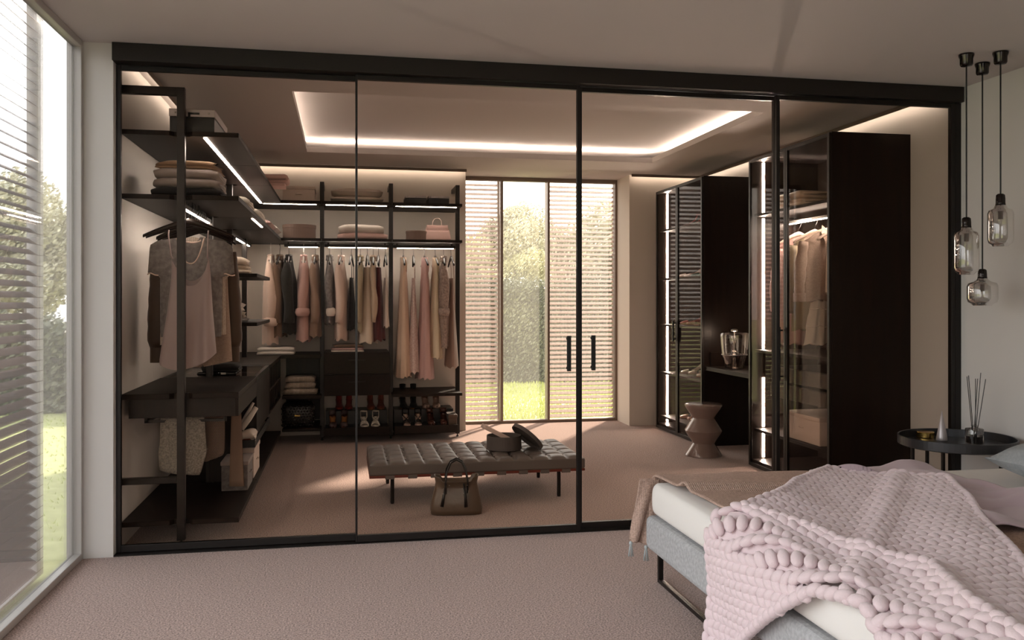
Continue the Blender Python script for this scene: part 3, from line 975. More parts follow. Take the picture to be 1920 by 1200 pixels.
for lb, m, hh, ww_ in (('flat grey folded top lowest on the small middle shelf', 'greyt', .026, .24), ('oatmeal rumpled jumper in the middle of the small shelf pile', 'oat', .045, .23), ('pale grey rolled jumper topmost on the small middle shelf', 'ivory', .055, .20)):
    folded(lb, m, -.79, 6.24, zs, ww_, .28, hh, layers=2, jit=.014)
    zs += hh+.002
# dark quilted scarf and shiny box on the tray top
t = thing('belt_case', 'glossy black and white trinket case on the glass-topped drawer unit', 'case', (-.80, 6.30, .839))
obj('case', MB().rbox(-.98, -.72, 6.16, 6.42, .8385, .862, .02), 'c_blackp', t, smooth=True)
obj('buckle', MB().box(-.90, -.87, 6.155, 6.16, .846, .858).box(-.82, -.79, 6.155, 6.16, .846, .858), 'c_whitep', t)
folded('charcoal padded pouch on the glossy trinket case', 'black', -.83, 6.30, .864, .24, .22, .05, layers=2)

# quilted dark bag in the corner bay
c = onY(558, 795, 8.36)
t = thing('quilted_handbag', 'black woven leather handbag in the corner bay below the jumpers', 'handbag', (c.x, 8.5, .151))
obj('body', MB().rbox(c.x-.15, c.x+.15, 8.40, 8.58, .152, .385, .05, 4), 'strap', t, smooth=True)
mb = MB()
for i in range(11):
    for j in range(8):
        mb.ell((c.x-.135+i*.027+(j % 2)*.0135-.006, 8.402, .172+j*.026), .016, .006, .009, 6, 4, Matrix.Rotation((-1)**(i+j)*.7, 4, 'Y'))
obj('weave', mb, 'c_blackp', t, smooth=True)
obj('clasp', B(c.x-.03, c.x+.02, 8.388, 8.394, .255, .27), 'brass', t, bevel=.002)
obj('handle', MB().tube([(c.x-.11, 8.49, .375), (c.x-.09, 8.48, .41), (c.x, 8.47, .42), (c.x+.09, 8.48, .41), (c.x+.11, 8.49, .375)], .007, 8), 'strap', t, smooth=True)

# under the left run: trousers, boxes
def drape(name, label, m, cat, x, y, z0, prof, thick, hem, nf=3, group=None):
    # cloth folded over a bar, hanging in two layers; prof = [(z, xl, xr)]
    def ext(z):
        for k in range(len(prof)-1):
            a, b_ = prof[k], prof[k+1]
            if a[0] >= z >= b_[0]:
                q = (a[0]-z)/(a[0]-b_[0]+1e-9)
                return a[1]+(b_[1]-a[1])*q, a[2]+(b_[2]-a[2])*q
        return (prof[-1][1], prof[-1][2]) if z < prof[-1][0] else (prof[0][1], prof[0][2])

    def f(u, v):
        # v 0..1 goes down the front, round, and up the back
        side = 1 if v < .5 else -1
        q = (v*2 if v < .5 else (1-v)*2)
        hz = hem(u)+(0 if side > 0 else .03)
        z = z0+(hz-z0)*q
        xl, xr = ext(z)
        yy = -side*thick*(.35+.65*q)*(1-.25*(2*u-1)**4)+.006*math.sin(u*nf*6.3+q*2)*q
        return (xl+(xr-xl)*u, yy, z)
    mb = MB().grid(lambda u, v: f(u, v*.5), 22, 14)
    n = MB().grid(lambda u, v: f(u, 1-v*.5), 22, 14)
    mb.add(n.v, n.f)
    top = MB().grid(lambda u, v: (f(u, 0)[0], f(u, 0)[1]*(1-2*v), z0+.012*math.sin(PI*v)), 22, 4)
    mb.add(top.v, top.f)
    o = obj(name, mb, m, smooth=True)
    o.location = (x, y, 0)
    return tag(o, label, cat, group)


L0 = onY(300, 800, 5.2).x
drape('tweed_trousers', 'grey tweed trousers hanging folded under the near drawer unit', 'c_tweed', 'trousers', 0, 5.18, .678,
      [(.70, onY(303, 790, 5.2).x, onY(384, 790, 5.2).x), (.55, onY(302, 790, 5.2).x, onY(387, 790, 5.2).x), (.49, onY(299, 790, 5.2).x, onY(389, 790, 5.2).x), (.35, onY(303, 790, 5.2).x, onY(375, 790, 5.2).x)], .03,
      lambda u: .355+.05*max(0, .35-u)-(.02*u))
drape('herringbone_trousers', 'brown herringbone trousers hanging beside the grey tweed pair', 'c_herr', 'trousers', 0, 5.27, .678,
      [(.70, -.86, onY(423, 790, 5.3).x), (.47, -.86, onY(422, 790, 5.3).x), (.40, -.86, onY(412, 790, 5.3).x)], .026, lambda u: .40+.07*max(0, u-.55))
drape('taupe_trousers', 'plain taupe trousers hanging nearest the aisle in the lower left bay', 'c_taupe', 'trousers', 0, 5.62, .678,
      [(.70, -.685, -.63), (.15, -.70, -.61)], .022, lambda u: .16, nf=.6)
x0, x1 = -.80, -.625
lid_box('storage_box', 'grey-brown lidded storage box on the bottom left shelf', 'c_greyt', -.76, -.60, 5.72, 6.02, .143, .185, lid='c_grey', face='x', lidh=.025)
lid_box('storage_box', 'cream storage box further back on the bottom left shelf', 'creambox', -.88, -.60, 6.10, 6.50, .143, .20, face='x')
folded('cream crumpled shirt spilling from the black pull-out tray', 'ivory', -.625, 6.02, .4025, .085, .13, .085, layers=3, jit=.012)
t = thing('rolled_magazine', 'white rolled papers resting on the shirt in the tray', 'paper', (-.62, 6.0, .49))
obj('roll', MB().tube([(-.665, 5.96, .50), (-.62, 5.985, .565), (-.575, 6.01, .635)], [.018, .020, .016], 10), 'c_white', t, smooth=True)
obj('roll', MB().tube([(-.665, 6.0, .535), (-.63, 6.02, .60), (-.595, 6.03, .665)], [.011, .012, .009], 10), 'c_white', t, smooth=True)
folded('rust brown scrap of folded silk at the front of the tray', 'rust', -.635, 5.965, .4035, .06, .03, .03, layers=1, jit=.004)

# wardrobe shelf contents
folded('lower cream folded blanket on the top shelf of the tall wardrobe', 'cream', 3.50, 6.0, 2.051, .42, .46, .05, layers=2, rz=-PI/2)
folded('upper cream folded blanket on the top shelf of the tall wardrobe', 'cream', 3.50, 6.0, 2.103, .40, .44, .055, layers=2, rz=-PI/2)
lid_box('storage_box', 'large cream box with a lid at the bottom of the tall wardrobe', 'creambox', 3.31, 3.72, 5.62, 6.12, .311, .20, face='-x')
# ------------------------------------------------------------------ hangers and clothes


def make_hanger(label, wood, half=.20, group=None, light=False):
    # local: rail at z=0 passing through the hook, shoulders along x
    t = thing('clothes_hanger', label, 'hanger', (0, 0, 0), group)
    hk = [(.0, 0, -.085), (0, 0, -.055), (.012, 0, -.035), (.022, 0, -.012), (.02, 0, .012), (.006, 0, .024), (-.012, 0, .02), (-.02, 0, .004)]
    obj('hook', MB().tube(hk, .0024, 6), 'c_ivory' if light else 'black', t, smooth=True)
    rings = []
    for q in range(-8, 9):
        a = q/8
        x = a*half
        z = -.092-.085*abs(a)**1.25
        hh = .020*(1-abs(a)*.55)
        yy = .011*(1-abs(a)*.2)
        rings.append([(x, yy*math.cos(k*PI/4), z+hh*math.sin(k*PI/4)) for k in range(8)])
    obj('shoulder_bar', MB().loft(rings), wood, t, smooth=True)
    return t


hang_dark = make_hanger('dark wooden hanger', 'wood')
hang_dark.location = (0, 0, -50)


def side_garment(name, label, cat, m, th, L_, kind='blouse', half=.19, seed=0, cuff=None, group=None, near=-1):
    # hangs from a rail at local z=0; shoulders along x; length L_ below the rail; thickness th along y
    rr = random.Random(seed)
    t = thing(name, label, cat, (0, 0, 0), group)
    ph = [rr.random()*6 for _ in range(4)]
    n, lv = 36, 14
    z0 = -.098
    rings = []
    for i in range(lv+1):
        q = i/lv
        z = z0-(L_+z0)*q
        if kind == 'gown':
            hw = half*(.42 if q < .02 else (.62+.08*q if q < .25 else .50+.55*(q-.25)))
            ty = th*(.20+.1*q if q < .2 else .26+.30*(q-.2))
            amp = .10+.25*q
            kf = 9
        elif kind == 'slip':
            hw = half*(.55+.3*q)
            ty = th*(.12+.36*q)
            amp = .08+.12*q
            kf = 6
            z = -.30-(L_-.30)*q
        elif kind == 'skirt':
            hw = half*(.5+.45*q)
            ty = th*(.22+.30*q)
            amp = .2*q
            kf = 5
            z = -.20-(L_-.20)*q
        else:
            hw = half*(.38+.62*min(1, q*9))*(1-.06*q)
            ty = th*(.20+.22*min(1, q*3))
            amp = .10+.16*q
            kf = 5
        hem = 1
        ring = []
        for k in range(n):
            a = 2*PI*k/n
            fold = 1+amp*math.sin(kf*a+ph[0]+q*1.2)+amp*.5*math.sin((kf*2+1)*a+ph[1])
            sag = 0
            if kind in ('blouse', 'jacket', 'knit') and q < .35:
                sag = -.085*(abs(math.cos(a))**1.3)*(1-q/.35)*.9
            dz = .012*math.sin(kf*a+ph[2])*q if q > .9 else 0
            ring.append((hw*math.cos(a)*(1+.03*(fold-1)), ty*math.sin(a)*fold, z+sag+dz))
        rings.append(ring)
    mb = MB().loft(rings, cap=False)
    obj('body', mb, m, t, smooth=True)
    if kind in ('gown', 'slip', 'skirt'):
        sx_ = half*.5 if kind != 'skirt' else half*.35
        zt = z0-.01 if kind != 'slip' else -.30
        for s_ in (-1, 1):
            if kind == 'gown':
                obj('bodice_strap', MB().tube([(s_*sx_*.9, 0, -.105), (s_*sx_*.9, -th*.16, -.16), (s_*sx_*.8, -th*.12, -.24)], [.006, .011, .014], 8), m, t, smooth=True)
            else:
                obj('strap', MB().tube([(s_*sx_, .004, -.115), (s_*sx_, -th*.1, -.2), (s_*sx_*1.0, -th*.12, zt-.01)], .003, 6), m, t, smooth=True)
    if kind == 'skirt':
        pass
    if kind in ('blouse', 'jacket', 'knit'):
        for s_ in (-1, 1):
            SL = min(L_-.10, .58)*(.96 if kind != 'knit' else .80)
            r0 = th*.34
            path, rad = [], []
            for i in range(13):
                q = i/12
                path.append((s_*(half*.95+.015*math.sin(q*3)), .012*math.sin(q*5+ph[3]), -.17-SL*q))
                rad.append(r0*(.55+.45*min(1, q*5))*(1-.15*q)*(1+.12*math.sin(q*8+ph[1])+(.22 if kind == 'blouse' and .55 < q < .9 else 0)))
            obj('sleeve', MB().tube(path, rad, 12, flat=.9), m, t, smooth=True)
            if cuff:
                e = path[-1]
                obj('cuff', MB().lathe([(r0*.6, .05), (r0*1.25, .035), (r0*1.35, .0), (r0*1.1, -.03), (r0*.7, -.035)], e, 14, True), cuff, t, smooth=True)
        cr = MB()
        cr.loft([[(r_*1.25*math.cos(2*PI*k/14), r_*.62*math.sin(2*PI*k/14), z) for k in range(14)] for r_, z in ((.062, -.135), (.05, -.105), (.044, -.085), (.05, -.082), (.058, -.10))], cap=False)
        obj('collar', cr, m, t, smooth=True)
    return t


GR = [  # u, hem v, thickness px, kind, material, name, category, label, cuff
    (507, 645, 30, 'blouse', 'c_peach', 'blouse', 'blouse', 'peach cotton blouse with a turned-up cuff, first on the back rail from the corner', 'c_peach'),
    (524, 632, 24, 'jacket', 'c_brown', 'jacket', 'jacket', 'brown wool jacket between the peach blouse and the black jacket', None),
    (541, 626, 34, 'jacket', 'c_blk', 'jacket', 'jacket', 'black quilted jacket in the corner bay of the back rail', None),
    (569, 640, 30, 'knit', 'c_pink', 'jumper', 'jumper', 'dusty pink jumper with a wide rolled cuff in the corner bay', 'c_pink'),
    (591, 632, 24, 'blouse', 'c_taupe', 'blouse', 'blouse', 'taupe satin blouse next to the first upright of the back shelving', None),
    (618, 608, 20, 'knit', 'c_greyt', 'tunic', 'tunic', 'grey jersey tunic, first in the middle bay', 'c_ivory'),
    (640, 638, 26, 'blouse', 'c_pale', 'cardigan', 'cardigan', 'pale blush cardigan between the grey tunic and the black top', None),
    (659, 618, 20, 'slip', 'c_black', 'camisole', 'top', 'long black camisole in the middle bay', None),
    (676, 622, 16, 'blouse', 'c_khaki', 'shirt', 'shirt', 'khaki linen shirt behind the thin door stile', None),
    (689, 642, 30, 'skirt', 'c_cream', 'silk_blouse', 'blouse', 'cream silk top with a draped hem in the middle bay', None),
    (700, 600, 16, 'blouse', 'c_beige', 'blouse', 'blouse', 'beige crepe blouse behind the cream silk top', None),
    (710, 638, 22, 'skirt', 'c_wine', 'skirt', 'skirt', 'wine red velvet skirt hanging from clips in the middle bay', None),
    (723, 613, 16, 'slip', 'c_ivory', 'camisole', 'top', 'ivory camisole next to the second upright', None),
    (757, 706, 26, 'gown', 'c_apricot', 'gown', 'dress', 'long apricot chiffon gown, first in the right bay', None),
    (776, 698, 22, 'slip', 'c_lace', 'lace_dress', 'dress', 'long pink lace dress between the apricot and rose gowns', None),
    (797, 709, 26, 'gown', 'c_rose', 'gown', 'dress', 'long rose pink chiffon gown in the right bay', None),
    (817, 671, 24, 'gown', 'c_butter', 'dress', 'dress', 'butter cream chiffon dress in the right bay', None),
    (833, 652, 24, 'knit', 'c_glace', 'lace_cardigan', 'cardigan', 'grey lace cardigan in the right bay', 'c_glace'),
    (847, 688, 24, 'slip', 'c_mocha', 'slip_dress', 'dress', 'mocha satin slip dress at the right end of the back rail', None)]
HL = {0: 'white hanger holding the peach blouse', 3: 'white hanger holding the dusty pink jumper'}
for i, (u, hv, tp, kd, m, nm, ct, lb, cf) in enumerate(GR):
    x = onY(u, 563, 8.5).x
    zr = 1.868
    hz = onY(u, hv, 8.38 if kd in ('blouse', 'jacket', 'knit') else 8.5).z
    th = tp/195.0
    g = side_garment(nm, lb, ct, m, th, zr-hz, kd, half=.185, seed=i, cuff=cf)
    rz = PI/2+R.uniform(-.12, .12)
    place(g, (x, 8.55, zr), rz)
    if i in HL:
        h = make_hanger(HL[i], 'c_ivory', light=True)
    else:
        h = dup(hang_dark, (0, 0, 0))
        h['label'] = 'dark wooden hanger holding the '+' '.join(lb.split(',')[0].split()[:3]) if True else ''
    place(h, (x, 8.55, zr), rz)
HX = {1: 'brown wool jacket', 2: 'black quilted jacket', 4: 'taupe satin blouse', 5: 'grey jersey tunic', 6: 'pale blush cardigan', 7: 'long black camisole', 8: 'khaki linen shirt', 9: 'cream silk top',
      10: 'beige crepe blouse', 11: 'wine red velvet skirt', 12: 'ivory camisole', 13: 'apricot chiffon gown', 14: 'pink lace dress', 15: 'rose pink gown', 16: 'butter cream dress', 17: 'grey lace cardigan', 18: 'mocha slip dress'}
hs = [o for o in col.objects if o.name.startswith('clothes_hanger') and o.location.z > 0]
ks = [k for k in range(len(GR))]
for k, h in zip(ks, hs):
    if k in HX:
        h['label'] = 'dark wooden hanger holding the '+HX[k]
for c_ in list(hang_dark.children):
    pass


# front-facing garments on the left rail
def front_garment(name, label, cat, m, y, prof, neck_f, neck_b, hem, thick, folds=3, amp=.008, seed=0, sleeves=None, parts=None):
    rr = random.Random(seed)
    ph = rr.random()*6
    t = thing(name, label, cat, (-.86, y, 1.865))

    def ext(z):
        for k in range(len(prof)-1):
            a, b_ = prof[k], prof[k+1]
            if a[0] >= z >= b_[0]:
                q = (a[0]-z)/(a[0]-b_[0]+1e-9)
                return a[1]+(b_[1]-a[1])*q, a[2]+(b_[2]-a[2])*q
        return (prof[-1][1], prof[-1][2]) if z < prof[-1][0] else (prof[0][1], prof[0][2])

    def sheet(side, neck):
        def f(u, v):
            s_ = 2*u-1
            z = neck(s_)*(1-v)+hem(s_)*v
            xl, xr = ext(z)
            e_ = max(0, 1-abs(s_)**4)**.5
            yy = -side*thick*e_*(.45+.55*min(1, v*2))+amp*math.sin(s_*folds*PI+ph+v*1.5)*min(1, v*1.5)*e_
            return (xl+(xr-xl)*u, y+yy, z)
        return f
    mb = MB().grid(sheet(1, neck_f), 36, 24)
    n = MB().grid(sheet(-1, neck_b), 36, 24)
    mb.add(n.v, [q[::-1] for q in n.f])
    obj('body', mb, m, t, smooth=True)
    return t


def pz(v, y):
    return onY(350, v, y).z


def px_(u, y):
    return onY(u, 563, y).x


# brown blouse with long sleeves, furthest back
y = 5.46
b1 = front_garment('satin_blouse', 'dark brown satin blouse with long cuffed sleeves behind the grey top', 'blouse', 'c_brownd', y,
                   [(1.72, px_(320, y), px_(405, y)), (1.66, px_(294, y), px_(432, y)), (1.3, px_(303, y), px_(432, y)), (1.0, px_(300, y), px_(430, y))],
                   lambda s: 1.70-.05*math.cos(s*PI/2)-.05*abs(s), lambda s: 1.725-.06*abs(s)**1.5, lambda s: 1.02, .035, 3, .01, 3)
for s_, ua, ub, uc in ((-1, 298, 294, 296), (1, 432, 438, 438)):
    pts, rad = [], []
    for k in range(15):
        q = k/14
        u = ua+(ub-ua)*math.sin(q*PI/2)
        pts.append((px_(u, y), y-.01, 1.64-.57*q))
        rad.append((.035+.012*math.sin(q*PI*.95)+(.022*max(0, q-.45)*(1 if q < .93 else .2)))*(1+.05*math.sin(q*30)))
    obj('sleeve', MB().tube(pts, rad, 14, flat=.7), 'c_brownd', b1, smooth=True)
    e_ = pts[-1]
    obj('cuff', MB().loft([[(e_[0]+a*.036, e_[1]+b_*.02, z) for a, b_ in [(math.cos(2*PI*k/16), math.sin(2*PI*k/16)) for k in range(16)]] for z in (e_[2]+.01, e_[2]-.09)]), 'c_brownd', b1)
# beige long tunic (hem shows lowest)
y = 5.38
front_garment('long_tunic', 'beige herringbone tunic whose slit hem hangs lowest on the left rail', 'tunic', 'c_sheen', y,
              [(1.72, px_(318, y), px_(405, y)), (1.64, px_(300, y), px_(425, y)), (1.4, px_(312, y), px_(428, y)), (.92, px_(318, y), px_(437, y))],
              lambda s: 1.70-.05*math.cos(s*PI/2)-.05*abs(s), lambda s: 1.72-.05*abs(s)**1.5, lambda s: .955+.035*s*(1 if s > 0 else -.6)+(.03 if abs(s-.05) < .04 else 0), .03, 3, .008, 8)
# taupe lace top
y = 5.32
lt = front_garment('short_sleeved_blouse', 'greige short-sleeved blouse behind the grey top on the left rail', 'blouse', 'c_striped', y,
                   [(1.72, px_(318, y), px_(402, y)), (1.66, px_(288, y), px_(432, y)), (1.50, px_(292, y), px_(434, y)), (1.485, px_(303, y), px_(423, y)), (1.1, px_(300, y), px_(424, y))],
                   lambda s: 1.71-.10*math.cos(s*PI/2)-.045*abs(s), lambda s: 1.72-.05*abs(s)**1.5, lambda s: 1.12+.03*s, .028, 3, .008, 4)
# grey tee
y = 5.25
tee = front_garment('grey_top', 'sheer grey marl short-sleeved top with pale trim on the left rail', 'top', 'c_greyt', y,
                    [(1.73, px_(318, y), px_(400, y)), (1.665, px_(281, y), px_(436, y)), (1.50, px_(277, y), px_(440, y)), (1.493, px_(300, y), px_(417, y)), (1.20, px_(300, y), px_(416, y)), (1.05, px_(303, y), px_(414, y))],
                    lambda s: (1.725-.035*abs(s) if abs(s) > .34 else 1.713-.15*(1-(abs(s)/.34)**2.4)), lambda s: (1.728-.035*abs(s) if abs(s) > .3 else 1.717-.035*(1-(abs(s)/.3)**2)), lambda s: 1.14+.0*s, .035, 3, .008, 5)


def neck_trim(fn_pts, r, m, par):
    obj('neck_trim', MB().tube(fn_pts, r, 6), m, par, smooth=True)


xm = (px_(318, y)+px_(400, y))/2
hw = (px_(400, y)-px_(318, y))/2
neck_trim([(xm+hw*.62*a/10, y-.036, 1.705-.145*(1-(abs(a)/10)**2.4)) for a in range(-10, 11)], .004, 'c_pale', tee)
neck_trim([(xm+hw*.60*a/10, y+.020, 1.712-.03*(1-(abs(a)/10)**2)) for a in range(-10, 11)], .006, 'c_pale', tee)
for ua, ub in ((277, 300), (417, 440)):
    obj('sleeve_trim', MB().tube([(px_(ua+(ub-ua)*k/6, y), y-.03+.03*abs(k/3-1)**2, 1.498+.006*math.sin(k)) for k in range(7)], .004, 6), 'c_pale', tee, smooth=True)
# camisole in front
y = 5.17
cam_ = front_garment('camisole', 'mauve pink satin camisole hanging in front of the grey top', 'top', 'c_mauve', y,
                     [(1.72, px_(319, y), px_(392, y)), (1.62, px_(321, y), px_(391, y)), (1.50, px_(322, y), px_(395, y)), (1.3, px_(314, y), px_(399, y)), (1.02, px_(299, y), px_(407, y))],
                     lambda s: 1.43+.165*abs(s)**2.2, lambda s: 1.46+.12*abs(s)**2, lambda s: 1.0+.02*abs(s)**3-.035*(1-s*s)+.03*s, .045, 2.2, .014, 6)
for s_, u0, u1 in ((-1, 317, 322), (1, 391, 390)):
    obj('strap', MB().tube([(px_(u0, y), y-.005, 1.745), (px_(u0, y), y-.02, 1.72), (px_(u1, y), y-.02, 1.60), (px_(u1+(2 if s_ < 0 else -1), y), y-.01, 1.585)], .004, 6), 'c_mauve', cam_, smooth=True)
# hangers on the left rail
lbs = ['broad dark wooden hanger holding the mauve camisole', 'dark wooden hanger under the grey marl top', 'dark wooden hanger holding the greige blouse', 'dark wooden hanger holding the beige tunic', 'dark wooden hanger holding the dark satin blouse']
for k, (yy, lb) in enumerate(zip((5.17, 5.25, 5.32, 5.38, 5.46), lbs)):
    h = make_hanger(lb, 'wood', half=.245 if k < 2 else .215)
    place(h, (-.862+(0, .0, .01, .0, -.01)[k], yy, 1.888), (0, .02, -.03, .05, 0)[k])
for k in range(4):
    h = make_hanger('empty dark hanger directly behind the dark satin blouse', 'wood', half=.20, group='empty hangers on the left rail') if k == 0 else dup(h0, (0, 0, 0), 0, ['', 'second empty dark hanger behind the dark satin blouse', 'third empty dark hanger behind the dark satin blouse', 'last empty dark hanger, furthest back on the near left rail'][k])
    if k == 0:
        h0 = h
    place(h, (-.88, 5.56+k*.075, 1.888), R.uniform(-.1, .1))
for c_ in list(hang_dark.children):
    bpy.data.objects.remove(c_)
bpy.data.objects.remove(hang_dark)

# wardrobe clothes
def panel_shirt(name, label, cat, m, xc, y, w_, ztop, zb, sleeve=None, collar=True, seed=0, tiers=0, amp=.010, cuff=None):
    t = thing(name, label, cat, (xc, y, 1.97))
    rr = random.Random(seed)
    ph = rr.random()*6

    def f(side, zt):
        def g(u, v):
            s_ = 2*u-1
            z = (zt-.09*abs(s_)**1.4)*(1-v)+(zb+.01*math.sin(s_*9+ph))*v
            wv = w_/2*(.92+.10*v)
            if tiers:
                wv = w_/2*(.70+.30*v)+.006*(int(v*tiers) % 2)
            e_ = max(0, 1-abs(s_)**4)**.5
            return (xc+s_*wv, y-side*.035*e_+amp*math.sin(s_*(4 if not tiers else 9)*PI/2+ph+v)*min(1, v*2)*e_, z)
        return g
    mb = MB().grid(f(1, ztop), 34, 24)
    n = MB().grid(f(-1, ztop+.01), 34, 24)
    mb.add(n.v, [q[::-1] for q in n.f])
    obj('body', mb, m, t, smooth=True)
    for k in range(1, tiers):
        zz = ztop+(zb-ztop)*k/tiers
        obj('tier_seam', MB().tube([(xc+(a/10)*w_/2*(.7+.3*k/tiers), y-.037*max(0, 1-abs(a/10)**4)**.5-.004, zz+.006*math.sin(a)) for a in range(-10, 11)], .004, 5), m, t, smooth=True)
    if sleeve:
        for s_ in (-1, 1):
            pts = [(xc+s_*(w_/2-.005+.035*math.sin(q/10*PI/2)), y-.012, ztop-.10-sleeve*q/10) for q in range(11)]
            rad = [.034+.010*math.sin(q/10*PI)+.004*math.sin(q*2.2) for q in range(11)]
            obj('sleeve', MB().tube(pts, rad, 12, flat=.75), m, t, smooth=True)
            if cuff:
                e_ = pts[-1]
                obj('cuff', MB().loft([[(e_[0]+a*r_, e_[1]+b_*r_*.7, e_[2]+dz) for a, b_ in [(math.cos(2*PI*k/16), math.sin(2*PI*k/16)) for k in range(16)]] for r_, dz in ((.04, .02), (.047, .02), (.048, -.045), (.040, -.045))]), m, t)
    if collar:
        for s_ in (-1, 1):
            obj('collar', MB().add([(xc+s_*.012, y-.045, ztop-.03), (xc+s_*.06, y-.02, ztop+.025), (xc+s_*.085, y-.052, ztop-.035), (xc+s_*.055, y-.062, ztop-.11), (xc+s_*.02, y-.06, ztop-.04)],
                                   [(0, 1, 2, 3, 4)]), m, t, solid=.004)
        obj('placket', B(xc-.012, xc+.012, y-.052, y-.046, zb+.01, ztop-.05), m, t)
        for k in range(6):
            obj('button', MB().ell((xc, y-.053, ztop-.12-k*.075), .006, .003, .006, 8, 5), 'c_ivory', t)
    return t


panel_shirt('linen_shirt', 'greige linen shirt with rolled cuffs in the tall wardrobe', 'shirt', 'c_sheen', 3.555, 5.92, .42, 1.885, 1.35, sleeve=.40, cuff=True, seed=2)
panel_shirt('tiered_skirt', 'ivory tiered skirt hanging below the greige shirt', 'skirt', 'c_ivory', 3.58, 5.99, .36, 1.42, 1.02, collar=False, tiers=3, seed=3)
panel_shirt('sage_blouse', 'grey-green blouse behind the greige shirt in the wardrobe', 'blouse', 'c_khaki', 3.56, 6.12, .38, 1.87, 1.12, sleeve=.52, collar=False, seed=4)
panel_shirt('terracotta_dress', 'terracotta long dress in the far half of the tall wardrobe', 'dress', 'c_pink', 3.56, 6.36, .36, 1.86, 1.0, sleeve=.50, collar=False, seed=5)
panel_shirt('ivory_blouse', 'ivory blouse nearest the side panel in the tall wardrobe', 'blouse', 'c_cream', 3.60, 5.78, .30, 1.87, 1.40, collar=False, seed=6)
for yy, lb, wd in ((5.78, 'pale wooden hanger holding the ivory blouse', 'c_pale'), (5.92, 'padded greige hanger under the linen shirt', 'c_sheen'), (6.12, 'padded greige hanger under the grey-green blouse', 'c_sheen'), (6.36, 'hanger holding the terracotta dress', 'c_peach')):
    h = make_hanger(lb, wd, half=.18)
    place(h, (3.565, yy, 1.972), 0)


